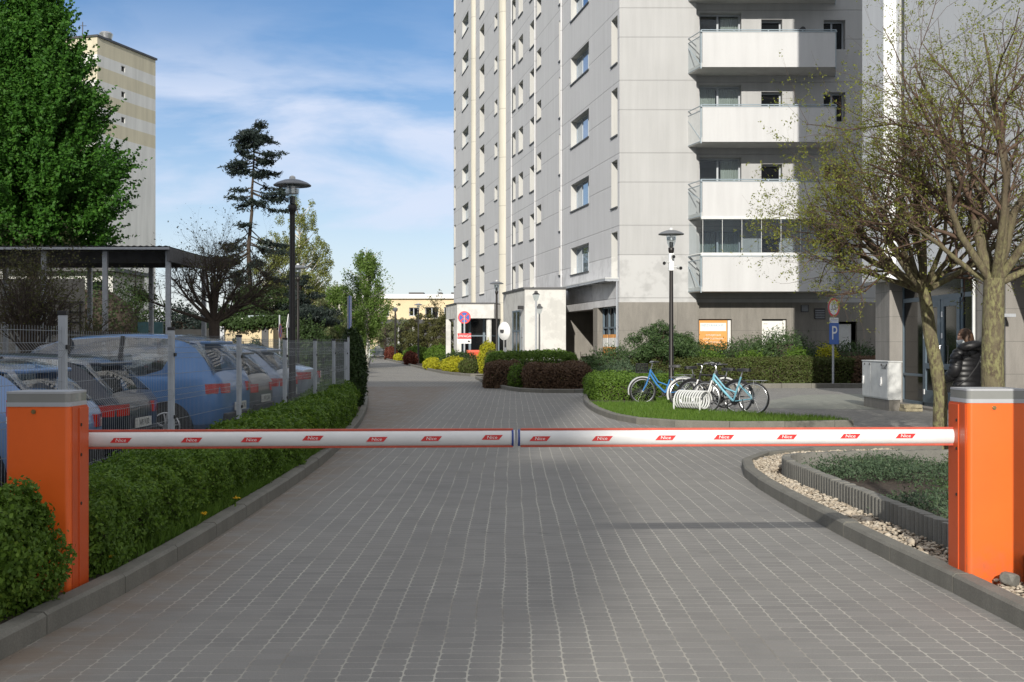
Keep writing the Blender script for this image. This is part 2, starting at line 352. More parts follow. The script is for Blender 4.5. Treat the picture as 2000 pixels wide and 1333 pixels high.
mp = nt.nodes.new('ShaderNodeMapping'); mp.inputs['Scale'].default_value = (9, 9, .7); nt.links.new(P_, mp.inputs[0])
scuff = q('MULTIPLY', q.ramp(q.noise(mp.outputs[0], 7, 5, .7), [(.62, 0), (.74, 1)]), .22)
c = q.mix(dirt, src, (.13, .10, .075)); c = q.mix(scuff, c, (.50, .13, .05)); nt.links.new(c, p.inputs['Base Color'])
M['cap'] = mat('grey_cap_plastic', (.235, .24, .23), .22, var=.06, coat=.5)
M['cap_rim'] = mat('grey_cap_rim', (.40, .41, .43), .4, var=.05)
M['bar'] = mat('bar_white', (.72, .72, .72), .32, var=.04, scale=9, coat=.2)
M['red'] = mat('sticker_red', (.62, .03, .03), .4, var=.05)
M['rubber_red'] = mat('red_rubber', (.50, .085, .05), .6, var=.12, scale=20)
M['blue_cap'] = mat('blue_plastic', (.02, .055, .25), .35, var=.1)
M['white'] = mat('white_paint', (.8, .8, .79), .5, var=.03)
M['offwhite'] = mat('offwhite_paint', (.62, .63, .62), .55, var=.08)
M['black'] = mat('black_plastic', (.018, .018, .02), .5, var=.2)
M['hole'] = mat('black_bolt', (.01, .009, .008), .5, var=0)
M['brass'] = mat('lock_brass', (.35, .26, .12), .35, metal=.9, var=.1)
M['lamp_pole'] = mat('lamp_pole_paint', (.012, .009, .008), .42, var=.15, scale=3)
M['lamp_shade'] = mat('lamp_shade_metal', (.19, .20, .215), .45, metal=.35, var=.1)
M['steel'] = mat('steel', (.55, .56, .57), .3, metal=.9, var=.08)
M['galv'] = mat('galvanised_steel', (.42, .44, .47), .45, metal=.25, var=.12, scale=12)
M['wire'] = mat('fence_wire_paint', (.27, .29, .31), .5, metal=.15, var=.08)
M['fence_post'] = mat('fence_post_paint', (.40, .43, .47), .5, metal=.1, var=.08, stretch=(1, 1, .3))
M['bark'] = mat('bark', (.10, .078, .05), .9, var=.45, scale=28, bump=1, bscale=60, stretch=(1, 1, .35))
m, nt, N, L, p = newmat('lichen_bark'); q = NB(nt); g = N.new('ShaderNodeNewGeometry'); mp = N.new('ShaderNodeMapping'); mp.inputs['Scale'].default_value = (1, 1, .45); L.new(g.outputs['Position'], mp.inputs[0])
hgt = q('MULTIPLY_ADD', q.sep(g.outputs['Position'])[2], -.75, 2.55, clamp=True)
c = q.mix(q('MULTIPLY', hgt, q.ramp(q.noise(mp.outputs[0], 26, 6, .7), [(.42, 0), (.56, 1)])), (.10, .077, .05), (.235, .225, .105)); c = q.mix(q.ramp(q.noise(mp.outputs[0], 9, 3), [(.45, 0), (.65, .8)]), c, (.15, .125, .08))
L.new(c, p.inputs['Base Color']); p.inputs['Roughness'].default_value = .95; b = N.new('ShaderNodeBump'); b.inputs['Strength'].default_value = 1; b.inputs['Distance'].default_value = .025; L.new(q.noise(mp.outputs[0], 34, 5, .7), b.inputs['Height']); L.new(b.outputs[0], p.inputs['Normal']); M['bark_lichen'] = m
M['twig'] = mat('twig_bark', (.105, .066, .045), .9, var=.3, scale=12)
M['twig_dk'] = mat('dark_twig_bark', (.062, .046, .034), .9, var=.3, scale=10)
M['birchbark'] = mat('birch_bark', (.55, .53, .48), .8, var=.5, scale=9)
M['pane'] = glass_mat('window_glass', (.34, .42, .52), .04); M['pane'].node_tree.nodes['Principled BSDF'].inputs['Metallic'].default_value = .75
M['pane_dark'] = glass_mat('dark_glass', (.006, .007, .008), .08); M['pane_dark'].node_tree.nodes['Principled BSDF'].inputs['Specular IOR Level'].default_value = .28
M['clear'] = glass_mat('clear_glass', alpha=.10)
M['lampglass'] = glass_mat('lamp_glass', alpha=.16)
M['win_frame'] = mat('window_frame', (.42, .45, .48), .5, var=.04)
M['door_blue'] = mat('blue_grey_frame', (.105, .145, .18), .45, var=.08)
M['rail'] = mat('rail_paint', (.30, .36, .40), .45, var=.08)
M['curtain'] = mat('curtain_cloth', (.46, .47, .40), .9, var=.12, scale=2, stretch=(14, 14, .3))
M['dark'] = mat('dark_interior', (.02, .02, .021), .9, var=.2)
M['sill'] = mat('dark_sill', (.055, .055, .058), .5, var=.1)
L_ = {}
L_['box'] = leafmat('boxwood_leaf', (.04, .09, .013), (.14, .24, .03), (.26, .33, .05))
L_['oval'] = leafmat('yellow_green_leaf', (.26, .29, .02), (.50, .47, .03), (.30, .30, .05))
L_['green'] = leafmat('hedge_leaf', (.055, .11, .015), (.13, .22, .03), (.19, .25, .045))
L_['barb'] = leafmat('barberry_leaf', (.10, .058, .042), (.17, .108, .064), (.15, .15, .055))
L_['barb_red'] = leafmat('red_barberry_leaf', (.11, .03, .022), (.19, .06, .04), (.10, .09, .03))
L_['brown'] = leafmat('brown_hedge_leaf', (.075, .06, .027), (.10, .14, .035), (.12, .19, .04))
L_['juni'] = leafmat('juniper_needles', (.025, .055, .02), (.065, .11, .035), (.10, .14, .05), trans=.15)
L_['juni_blue'] = leafmat('blue_juniper_needles', (.035, .065, .035), (.08, .12, .065), (.12, .13, .06), trans=.15)
L_['thuja'] = leafmat('thuja_scales', (.022, .044, .012), (.05, .085, .024), trans=.15)
L_['spruce'] = leafmat('spruce_needles', (.012, .02, .02), (.03, .045, .035), trans=.1)
L_['big'] = leafmat('big_tree_leaf', (.022, .088, .012), (.072, .19, .024), (.15, .28, .045), trans=.4)
L_['fresh'] = leafmat('fresh_leaf', (.13, .16, .028), (.26, .28, .05), (.18, .13, .055), trans=.4)
L_['birch'] = leafmat('birch_leaf', (.085, .155, .03), (.18, .27, .065), trans=.4)
L_['poplar'] = leafmat('poplar_leaf', (.14, .17, .05), (.27, .29, .085), trans=.4)
L_['dull'] = leafmat('dull_leaf', (.085, .11, .045), (.20, .22, .10), trans=.3)
L_['drab'] = leafmat('drab_leaf', (.06, .065, .022), (.12, .12, .04), trans=.3)
L_['grass'] = leafmat('grass_blade', (.055, .11, .015), (.13, .23, .032), (.24, .25, .08), trans=.35)
L_['yellow'] = leafmat('dandelion_petal', (.75, .42, .02), (.85, .55, .03), trans=.2)
L_['pebble'] = leafmat('pebble_stone', (.22, .17, .12), (.52, .46, .37), (.34, .32, .30), trans=0, rough=.7)

# ------------------------------------------------------------------ vegetation helpers
def nz(P, f, seed=0):
    r = np.random.default_rng(seed); out = np.zeros(len(P))
    for i in range(7):
        k = r.normal(size=3); k /= np.linalg.norm(k); out += np.sin(P @ k*f*(1+.5*r.random())*2*math.pi+r.random()*7)
    return out/7*1.6
def unit(A): return A/np.maximum(np.linalg.norm(A, axis=1, keepdims=True), 1e-9)
def leaf_geo(P, Nr, l, w, bias=.8, droop=0.0, along=None, vary=.35):
    n = len(P); nr = unit(np.asarray(Nr)*bias+RNG.normal(size=(n, 3))*.6)
    t = RNG.normal(size=(n, 3)) if along is None else np.asarray(along)+RNG.normal(size=(n, 3))*.45
    t[:, 2] -= droop; b = unit(t-nr*np.sum(t*nr, 1, keepdims=True)); a = np.cross(nr, b)
    sc = 1+vary*RNG.uniform(-1, 1, (n, 1)); L = b*l*sc/2; Wd = a*w*sc/2
    V = np.stack([P-L, P+Wd-L*.1, P+L, P-Wd-L*.1], 1).reshape(-1, 3)
    return V, np.arange(4*n).reshape(-1, 4)
def join_geo(parts):
    Vs, Fs, ms, o = [], [], [], 0
    for V, Fc, m in parts:
        Vs.append(V); Fs.append(Fc+o); ms.append(np.full(len(Fc), m)); o += len(V)
    return np.concatenate(Vs), np.concatenate(Fs), np.concatenate(ms)
BOXF = np.array([(0, 2, 3, 1), (4, 5, 7, 6), (0, 1, 5, 4), (2, 6, 7, 3), (0, 4, 6, 2), (1, 3, 7, 5)])
def boxv(x0, x1, y0, y1, z0, z1): return np.array([(x, y, z) for z in (z0, z1) for y in (y0, y1) for x in (x0, x1)], float)
def box_pts(n, x0, x1, y0, y1, h, r=.14, bump=.05, depth=.1, f=1.4, seed=1):
    """leaf positions through the outer shell of a clipped hedge"""
    sx, sy = x1-x0, y1-y0; A = np.array([sx*sy, sx*h, sx*h, sy*h, sy*h]); c = RNG.choice(5, n, p=A/A.sum())
    u, v = RNG.random(n), RNG.random(n); P = np.zeros((n, 3)); Q = np.zeros((n, 3))
    for i, (p, q) in enumerate([((x0+u*sx, y0+v*sy, h+0*u), (0, 0, 1)), ((x0+u*sx, y0+0*u, v*h), (0, -1, 0)), ((x0+u*sx, y1+0*u, v*h), (0, 1, 0)),
                                ((x0+0*u, y0+u*sy, v*h), (-1, 0, 0)), ((x1+0*u, y0+u*sy, v*h), (1, 0, 0))]):
        s = c == i; P[s] = np.stack(p, 1)[s]; Q[s] = q
    lo = np.array([x0+r, y0+r, -1]); hi = np.array([x1-r, y1-r, h-r]); I = np.clip(P, lo, hi); d = P-I; ln = np.linalg.norm(d, axis=1, keepdims=True)
    nn = np.where(ln > 1e-6, d/np.maximum(ln, 1e-6), Q); P = np.where(ln > r, I+nn*r, P)
    P = P+nn*(nz(P, f, seed)[:, None]*bump+nz(P, f*3.3, seed+5)[:, None]*bump*.5-np.abs(RNG.normal(size=(n, 1)))*depth*.6+RNG.random((n, 1))**6*.05)
    P[:, 2] = np.abs(P[:, 2]); return P, nn
def hedge(name, label, cat, x0, x1, y0, y1, h, n, l, w, lm, r=.14, bump=.05, depth=.1, f=1.4, seed=1, group=None, loc=None, rz=0, warp=None, core=None, z=0, extra=None):
    P, nn = box_pts(n, x0, x1, y0, y1, h, r, bump, depth, f, seed)
    parts = [(*leaf_geo(P, nn, l, w), 0)]
    if extra: parts += extra
    s = depth*1.1+r*.45; parts.append((boxv(x0+s, x1-s, y0+s, y1-s, 0, h-s), BOXF, 1))
    V, Fc, mi = join_geo(parts)
    if warp: V = warp(V)
    V[:, 2] += z
    me = npmesh(name, V, Fc, mi); me.materials.append(lm); me.materials.append(core or M['twig_dk'])
    o = link(name, me); o.location = (*loc, 0) if loc else (0, 0, 0); o.rotation_euler = (0, 0, rz)
    return tag(o, label, cat, group)
def sphere_pts(n, rx, ry, rz_, bump=.1, f=1.2, seed=1, shell=.35, zmin=None):
    d = unit(RNG.normal(size=(n, 3))); rr = 1-np.abs(RNG.normal(size=n))*shell*.5
    rr = np.clip(rr, .15, 1.05)*(1+bump*nz(d*2, f, seed)+bump*.6*nz(d*2, f*2.7, seed+3))
    P = d*rr[:, None]*np.array([rx, ry, rz_])
    return P, d
def bush(name, label, cat, x, y, rx, ry, h, n, l, w, lm, group=None, bump=.16, seed=1, z=0, cz=.42, droop=0, spiky=0, core=True, f=1.2):
    P, d = sphere_pts(n, rx, ry, h*(1-cz), bump, f, seed); P[:, 2] += h*cz
    if spiky: P += d*(RNG.random((n, 1))**5)*spiky
    keep = P[:, 2] > .0; P, d = P[keep], d[keep]
    parts = [(*leaf_geo(P, d, l, w, along=d if spiky else None, droop=droop), 0)]
    if core:
        e = MB(); e.ell((0, 0, h*cz), (rx*.68, ry*.68, min(h*(1-cz)*.68, h*cz)), 7); q = [f_ for f_ in e.f if len(f_) == 4]
        parts.append((np.array(e.v), np.array(q), 1))
    V, Fc, mi = join_geo(parts); V[:, 2] += z
    me = npmesh(name, V, Fc, mi); me.materials.append(lm); me.materials.append(M['twig_dk']); o = link(name, me); o.location = (x, y, 0)
    return tag(o, label, cat, group)
def seg_geo(segs, n=5):
    A = np.array([(*s[0], *s[1], s[2], s[3]) for s in segs]); p0, p1, r0, r1 = A[:, :3], A[:, 3:6], A[:, 6], A[:, 7]
    t = unit(p1-p0); ref = np.where(np.abs(t[:, 2:3]) < .9, np.array([[0, 0, 1.]]), np.array([[1., 0, 0]])); a = unit(np.cross(t, ref)); b = np.cross(t, a)
    th = np.arange(n)*2*math.pi/n; ring = a[:, None]*np.cos(th)[None, :, None]+b[:, None]*np.sin(th)[None, :, None]
    V = np.concatenate([p0[:, None]-t[:, None]*r0[:, None, None]*.15+ring*r0[:, None, None], p1[:, None]+ring*r1[:, None, None]], 1).reshape(-1, 3)
    K = len(A); j = np.arange(n); base = np.arange(K)[:, None]*2*n
    Fc = np.stack([base+j, base+(j+1) % n, base+n+(j+1) % n, base+n+j], 2).reshape(-1, 4); return V, Fc
def grow(p, d, L, r, lev, c, segs, tips):
    n = c['n'][lev]; st = L/n; wg, up = c['wig'][lev], c['up'][lev]; mx = len(c['n'])-1; end = (.16, .25, .35, .4)[min(lev, 3)]
    kids = c['kids'][lev] if lev < mx else 0; at_ = sorted(random.uniform(c['from'][lev], 1) for _ in range(kids)) if kids else []
    ki = 0
    for i in range(n):
        d = (d+Vector((random.gauss(0, wg), random.gauss(0, wg), random.gauss(0, wg)+up))).normalized(); q = p+d*st
        ra = r*(1-(1-end)*i/n); rb = r*(1-(1-end)*(i+1)/n); segs.append((p, q, ra, rb, lev))
        while ki < len(at_) and at_[ki] <= (i+1)/n:
            f = at_[ki]*n-i; ki += 1; ax = d.orthogonal().normalized(); ax.rotate(Matrix.Rotation(random.uniform(0, 6.283), 3, d))
            e = d.copy(); e.rotate(Matrix.Rotation(R(random.gauss(c['ang'][lev], c.get('angv', 10))), 3, ax))
            grow(p.lerp(q, max(0, min(1, f))), e, L*c['len'][lev]*random.uniform(.6, 1.15), rb*c['rad'][lev], lev+1, c, segs, tips)
        if lev >= mx-c.get('leaflev', 0): tips.append((q, d.copy(), lev))
        p = q
def tree_thing(name, label, cat, loc, group=None): return thing(name, label, cat, loc, 0, group)
def seg_part(name, segs, m, parent, thick=.02, lichen=None, nthick=9):
    big = [s for s in segs if s[2] >= thick]; small = [s for s in segs if s[2] < thick]; parts = []
    if big: parts.append((*seg_geo(big, nthick), 0))
    if small: parts.append((*seg_geo(small, 4), 1 if lichen else 0))
    V, Fc, mi = join_geo(parts); me = npmesh(name, V, Fc, mi, smooth=True); me.materials.append(m)
    if lichen: me.materials.append(lichen)
    return link(name, me, parent)
def leaf_part(name, P, Nr, l, w, lm, parent, **k):
    V, Fc = leaf_geo(P, Nr, l, w, **k); me = npmesh(name, V, Fc); me.materials.append(lm); return link(name, me, parent)
def clump_tree(name, label, cat, x, y, H, z0, crown, nc, cr, nl, l, w, lm, bark, tr=.12, group=None, seed=1, droop=0., flat=.8, z=0, limbs=True, lean=0):
    """crown(t)-> radius at height fraction t; leaves gathered in nc clumps"""
    rs = np.random.default_rng(seed); root = tree_thing(name, label, cat, (x, y, z), group); cs = []
    tot = [max(crown(t), .02) for t in np.linspace(0, 1, 40)]; pr = np.array(tot)**1.5; pr /= pr.sum()
    for i in range(nc):
        t = (rs.choice(40, p=pr)+rs.random())/40; a = rs.random()*6.283; rr = crown(min(t, 1))*math.sqrt(rs.random())
        cs.append((rr*math.cos(a)+lean*t, rr*math.sin(a), z0+(H-z0)*t, cr*(.55+.8*rs.random())*(1.1-.5*t)))
    C = np.array(cs); vol = C[:, 3]**2; cnt = np.maximum(6, (vol/vol.sum()*nl).astype(int)); P, D = [], []
    for (cx, cy, cz, q), k in zip(cs, cnt):
        d = unit(rs.normal(size=(k, 3))); P.append(np.array([cx, cy, cz])+d*(q*rs.random((k, 1))**.45)*np.array([1, 1, flat])); D.append(d)
    P, D = np.concatenate(P), np.concatenate(D)
    segs = []; p = Vector((0, 0, 0)); K = 8; top = z0+(H-z0)*.8
    for i in range(K):
        q = Vector((lean*(i+1)/K+rs.normal()*.04, rs.normal()*.04, top*(i+1)/K)); segs.append((p, q, tr*(1-.85*i/K), tr*(1-.85*(i+1)/K), 0)); p = q
    if limbs:
        for cx, cy, cz, q in cs[::max(1, nc//70)]:
            zt = max(.6*z0, cz-math.hypot(cx, cy)*.9-.2); b = Vector((lean*zt/top, 0, min(zt, top))); e = Vector((cx, cy, cz)); m_ = b.lerp(e, .5)+Vector((0, 0, -.1*math.hypot(cx, cy)))
            segs += [(b, m_, tr*.3, tr*.18, 1), (m_, e, tr*.18, tr*.05, 1)]
    seg_part('trunk', segs, bark, root); leaf_part('crown', P, D, l, w, lm, root, droop=droop); return root
def blades(name, label, pts, h, w, lm, lean=.5):
    n = len(pts); a = RNG.random(n)*6.283; hh = h*(.5+RNG.random(n)*.8); dx = np.stack([np.cos(a), np.sin(a), 0*a], 1)
    b = RNG.random(n)*6.283; ln = np.stack([np.cos(b)*lean*hh*RNG.random(n), np.sin(b)*lean*hh*RNG.random(n), hh], 1)
    V = np.stack([pts-dx*w/2, pts+dx*w/2, pts+ln*.6+dx*w*.3, pts+ln], 1).reshape(-1, 3)
    me = npmesh(name, V, np.arange(4*n).reshape(-1, 4)); me.materials.append(lm); o = link(name, me)
    return tag(o, label, 'grass', kind='stuff')
def in_poly(P, poly):
    x, y = P[:, 0], P[:, 1]; ins = np.zeros(len(P), bool); n = len(poly)
    for i in range(n):
        (x0, y0), (x1, y1) = poly[i], poly[i-1]; c = ((y0 > y) != (y1 > y)) & (x < (x1-x0)*(y-y0)/((y1-y0) or 1e-9)+x0); ins ^= c
    return ins
def poly_pts(poly, n):
    a = np.array(poly); lo, hi = a.min(0), a.max(0); out = []
    while sum(map(len, out)) < n:
        P = lo+RNG.random((n, 2))*(hi-lo); out.append(P[in_poly(P, poly)])
    return np.concatenate(out)[:n]
def sheet(name, poly, z, m, kind='structure', label=None, cat=None):
    mb = MB(); mb.add([(x, y, z) for x, y in poly], [tuple(range(len(poly)))]); return tag(mb.build(name, m), label, cat, kind=kind)
def smooth_path(P, it=2):
    for _ in range(it):
        Q = [P[0]]
        for a, b in zip(P, P[1:]): Q += [(a[0]*.75+b[0]*.25, a[1]*.75+b[1]*.25), (a[0]*.25+b[0]*.75, a[1]*.25+b[1]*.75)]
        P = Q+[P[-1]]
    return P
def resample(P, d):
    out = [P[0]]; acc = 0
    for a, b in zip(P, P[1:]):
        L = math.hypot(b[0]-a[0], b[1]-a[1])
        while acc+L >= d:
            t = (d-acc)/L; a = (a[0]+(b[0]-a[0])*t, a[1]+(b[1]-a[1])*t); out.append(a); L = math.hypot(b[0]-a[0], b[1]-a[1]); acc = 0
        acc += L
    return out+[P[-1]]
def offset(P, d):
    out = []
    for i in range(len(P)):
        a, b = P[max(0, i-1)], P[min(len(P)-1, i+1)]; tx, ty = b[0]-a[0], b[1]-a[1]; L = math.hypot(tx, ty) or 1; out.append((P[i][0]-ty/L*d, P[i][1]+tx/L*d))
    return out
def kerb(path, w=.12, h=.12, inward=1, stone=1.0, name='kerb'):
    """row of kerb stones along a path, built inwards from the road face"""
    P = resample(smooth_path(path), stone); mb = MB()
    for a, b in zip(P, P[1:]):
        L = math.hypot(b[0]-a[0], b[1]-a[1])
        if L < .05: continue
        tx, ty = (b[0]-a[0])/L, (b[1]-a[1])/L; nx, ny = -ty*inward, tx*inward; g = .005; hh = h+random.uniform(-.004, .004)
        def pt(u, v, z): return (a[0]+tx*u+nx*v, a[1]+ty*u+ny*v, z)
        c = .018; prof = [(0, -.05), (0, hh-c), (c, hh), (w-.006, hh), (w, hh-.006), (w, -.05)]
        mb.loft([[pt(g, v, z) for v, z in prof], [pt(L-g, v, z) for v, z in prof]])
    return tag(mb.build(name, M['kerb']), kind='structure')

# ------------------------------------------------------------------ the ground
sheet('ground', [(-900, -400), (900, -400), (900, 1500), (-900, 1500)], -.03, M['verge'])
sheet('road', [(-16, -30), (60, -30), (60, 121), (-16, 121)], 0, M['pavers'])
LK = [(-2.52, -3), (-2.5, 5.6), (-2.36, 6.3), (-2.30, 8.8), (-2.31, 11.4), (-2.36, 14.9), (-2.72, 20.5), (-3.4, 27.4), (-4.5, 35.5), (-7.6, 60), (-12.3, 100), (-14.6, 119)]
kerb(LK, inward=1)
sheet('planting_bed', offset(smooth_path(LK[:9]), .1)+[(-5.5, 35.5), (-4.9, 28), (-3.7, 24.5), (-3.6, 5), (-3.6, -3)], .09, M['soil'])
sheet('parking_lot', [(-3.55, -3), (-3.6, 25.5), (-40, 25.5), (-40, -3)], .006, M['asphalt'])
sheet('verge', [(-4.8, 27), (-7.9, 60), (-12.6, 100), (-15, 119), (-60, 119), (-60, 26)], .02, M['verge'])
RK = [(2.74, -3), (2.72, 6.1), (2.68, 7.0), (2.61, 8.2), (2.57, 9.8), (2.55, 11.6), (2.6, 13.0), (2.85, 14.4), (3.6, 15.4), (5.2, 15.9), (8.9, 16.2)]
kerb(RK, inward=-1)
rb = smooth_path(RK)
sheet('planting_bed', offset(rb, -.1)+[(8.9, -3)], .05, M['soil'])
IK = [(2.2, 33.5), (1.9, 31), (1.78, 28.5), (1.76, 26.3), (1.86, 23.8), (2.2, 21.7), (2.8, 20.8), (3.8, 20.4), (5.0, 20.5), (6.2, 20.9)]
kerb(IK, inward=1)
IPOLY = offset(smooth_path(IK), .1)+[(6.1, 21.9), (4.9, 23.3), (4.1, 24.0), (4.35, 26), (4.7, 29.5), (4.8, 33.5)]
sheet('planting_bed', IPOLY, .06, M['soil'])
K2 = [(-1.55, 48.5), (-1.0, 42.5), (-.3, 37.4), (.3, 35.3), (1.3, 34.7), (2.4, 34.9), (3.0, 36.4), (3.2, 46)]
kerb(K2, inward=1); sheet('planting_bed', offset(smooth_path(K2), .1)+[(-.5, 52)], .06, M['soil'])
K1 = [(-14.2, 119), (-12.9, 113), (-9.4, 92), (-5.1, 66), (-3.3, 56), (-1.8, 51.5), (-.6, 52)]
kerb(K1, inward=1); sheet('planting_bed', offset(smooth_path(K1), .1)+[(-2, 70), (-6, 92), (-11, 118)], .06, M['soil'])
K3 = [(3.1, 39.3), (5.5, 38.7), (9, 38.6), (14, 38.7)]
kerb(K3, inward=1, h=.16); sheet('planting_bed', [(3.1, 39.4), (5.5, 38.8), (9, 38.7), (14, 38.8), (14, 44.9), (3.6, 44.9)], .12, M['soil'])
M['cobble'] = concrete_mat('mossy_cobbles', (.27, .275, .235), .14)
sheet('footpath', [gp(1505, 783), gp(1560, 772), gp(1690, 770), gp(1730, 800), gp(1600, 800), gp(1500, 798)], .004, M['cobble'])

# ------------------------------------------------------------------ tall unseen block behind the viewer, stepped to shape the shade on the drive
mb = MB(); mb.bx(-95, -8.45, -60, -55, 0, 25.4); mb.bx(-95, -8.1, -60, -55, 25.4, 26.9); mb.bx(-95, -9.7, -60, -55, 26.9, 38.7)
tag(mb.build('building', M['white_wall']), kind='structure')
mb = MB(); mb.cyl((2.905, 5.5, 0), (2.905, 5.5, 2.6), .055, n=16)  # pole added out of view to cast a dark strip on the right cabinet
tag(mb.build('pole', M['galv'], smooth=True), kind='structure')

# ------------------------------------------------------------------ barrier gate
def cabinet(root, x0, x1, y0, y1, z1, side):
    """steel cabinet with grey flash-light cap; side=+1: road side is +x"""
    mb = MB(); mb.rbox(x0, x1, y0, y1, .0, z1-.086, .03, 0, 6)
    c = mb.build('cabinet', M['orange'], root, smooth=True)
    sx = x1 if side > 0 else x0
    p = MB(); p.bx(min(sx, sx+side*.004), max(sx, sx+side*.004), y0+.035, y1-.01, .02, z1-.09); g = y0+.13
    p.bx(min(sx, sx+side*.010), max(sx, sx+side*.010), g, y1-.012, .02, z1-.1)
    p.build('side_panel', M['orange_dk'], c, bevel=.003)
    for zz in (z1-.2, z1-.375, z1-.66):
        b = MB(); b.cyl((sx, y0+.15, zz), (sx+side*.014, y0+.15, zz), .010, n=6); b.build('bolt', M['hole'], c)
    lk = MB(); lx = (x0+x1)/2-.02; lk.cyl((lx, y0-.006, z1-.115), (lx, y0+.01, z1-.115), .013, n=14); lk.cyl((lx, y0-.009, z1-.115), (lx, y0-.005, z1-.115), .007, n=10)
    lk.build('lock', M['brass'], c, smooth=True)
    k = MB(); k.rbox(x0-.004, x1+.004, y0-.004, y1+.004, z1-.086, z1-.062, .033, 0, 6); k.rbox(x0-.002, x1+.002, y0-.002, y1+.002, z1-.012, z1, .032, 0, 6)
    cap = k.build('cap', M['cap_rim'], root, smooth=True)
    k = MB(); k.rbox(x0-.001, x1+.001, y0-.001, y1+.001, z1-.062, z1-.012, .031, 0, 6); k.build('lens', M['cap'], cap, smooth=True)
def arm(root, a, b, stickers, tip):
    """oval boom from a to b (x,y,z) with rubber edges and printed stickers"""
    a, b = Vector(a), Vector(b); d = b-a; L = d.length; rz = math.atan2(d.y, d.x); n = 28; prof = []
    for i in range(n): t = 2*math.pi*i/n; prof.append((.034*math.cos(t), .0475*math.sin(t)))
    MT = Matrix.Translation(a) @ Matrix.Rotation(rz, 4, 'Z')
    mb = MB(); mb.loft([[(0, y, z) for y, z in prof], [(L, y, z) for y, z in prof]]); mb.xf(MT); o = mb.build('arm', M['bar'], root, smooth=True)
    e = MB()
    for s in (1, -1): e.loft([[(x, -.013, s*.045), (x, .013, s*.045), (x, .013, s*.058), (x, -.013, s*.058)] for x in (.02, L-.01)])
    e.xf(MT); e.build('rubber_edge', M['rubber_red'], o, bevel=.003)
    t = MB(); q = []
    for x, s in ((tip[0], 1.10), (tip[0]+tip[1]*.012, 1.10)): q.append([(x, y*s, z*s) for y, z in prof])
    t.loft(q, 0); t.loft([[(tip[0]+tip[1]*u, y*.9, z*.95) for y, z in prof] for u in (.012, .022)], 1)
    t.xf(MT); t.build('end_cap', [M['blue_cap'], M['bar']], o)
    for x, dz in stickers:
        u = x-a.x; s = MB(); hw, hh, sh = .053, .0145, .012; y = -.0352
        s.add([(u-hw-sh, y, dz-hh), (u+hw-sh, y, dz-hh), (u+hw+sh, y, dz+hh), (u-hw+sh, y, dz+hh)], [(0, 1, 2, 3)], 0)
        front_text(s, 'Nice', u, y-.0008, dz, .027, 1, .15, bold=1.25)
        s.xf(MT); s.build('sticker', [M['red'], M['white']], o)
g = thing('barrier_gate', 'shaded orange barrier cabinet by the hedge carrying the left boom arm', 'barrier gate', group='barrier gates closing the drive')
cabinet(g, -2.905, -2.535, 6.6, 6.885, 1.24, 1)
ks = .00312
st = [((x-1000)*(.00311+.00005*(x-170)/830), .001-(y-858.5)*.003) for x, y in ((242, 860), (379, 860), (495, 860), (614, 857), (738, 860), (844, 859), (962, 857))]
arm(g, (-2.64, 6.97, .935), (.016, 7.1, .935), st, (2.652, -1))
g = thing('barrier_gate', 'sunlit orange barrier cabinet beside the gravel carrying the right boom arm', 'barrier gate', group='barrier gates closing the drive')
cabinet(g, 2.77, 3.13, 7.0, 7.3, 1.24, -1)
st = [((x-1000)*(.00316+.00006*(x-1000)/857), .001-(y-856.5)*.003) for x, y in ((1054, 858), (1175, 858), (1298, 857), (1411, 856), (1533, 856), (1656, 855), (1763, 855))]
arm(g, (.032, 7.1, .935), (2.775, 7.22, .94), st, (.004, 1))
# bent metal marker post behind the left cabinet
t = thing('marker_post', 'grey post with red and white reflector at the left edge beside orange cabinet', 'marker post', (*at(22, 900, .0034)[:2], 0))
mb = MB(); mb.tube([(0, 0, 0), (0, 0, 1.18)], .026, 12); mb.build('pole', M['galv'], t, smooth=True)
mb = MB(); mb.lathe([(.032, .985), (.032, 1.03)], 0, 0, 14, 1); mb.lathe([(.032, 1.03), (.032, 1.14)], 0, 0, 14, 0); mb.build('reflector', [M['red'], M['white']], t, smooth=True)

# ------------------------------------------------------------------ welded mesh fence of the car park
fx = -3.4
posts = [(-3.36, 5.9, 1.80), (-3.4, 8.72, 1.75), (-3.4, 11.5, 1.665), (-3.4, 14.35, 1.61), (-3.4, 17.25, 1.585), (-3.42, 20.0, 1.575), (-3.45, 22.3, 1.58), (-3.48, 24.1, 1.56)]
fence = thing('mesh_fence', 'grey welded mesh fence with capped square posts along the boxwood hedge', 'fence', (fx, 8.7))
def post_mesh(h):
    p = MB(); p.bx(-.03, .03, -.02, .02, 0, h-.02, 0); p.bx(-.035, .035, -.025, .025, h-.02, h+.012, 1)
    for z in (h-.28, h-.9, .25): p.bx(.03, .045, -.03, .03, z, z+.035, 1)
    return p
for x, y, h in posts:
    p = post_mesh(h); o = p.build('post', [M['fence_post'], M['black']], fence, bevel=.003); o.location = (x-fx, y-8.7, 0); o.rotation_euler = (0, 0, R(-90 if False else 0))
def panel_geo(L, top, bot=.22):
    """V-folded welded panel along +x, wires every 5 cm"""
    zs = [bot]; fold = [bot+.28, bot+.78, top-.18]; pts = [(0, bot)]
    for z in fold: pts += [(0, z-.055), (-.045, z), (0, z+.055)]
    pts += [(0, top)]; segs = []
    n = int(L/.05)
    for i in range(n+1):
        x = i*L/n
        for (y0, z0), (y1, z1) in zip(pts, pts[1:]): segs.append(((x, y0, z0), (x, y1, z1), .0014, .0014))
    for y, z in pts[1:-1]+[(0, top-.035), (0, (fold[0]+fold[1])/2), (0, (fold[1]+fold[2])/2), (0, bot+.03)]:
        if y == 0 or True: segs.append(((0, y-.004, z), (L, y-.004, z), .0019, .0019))
    return seg_geo(segs, 4)
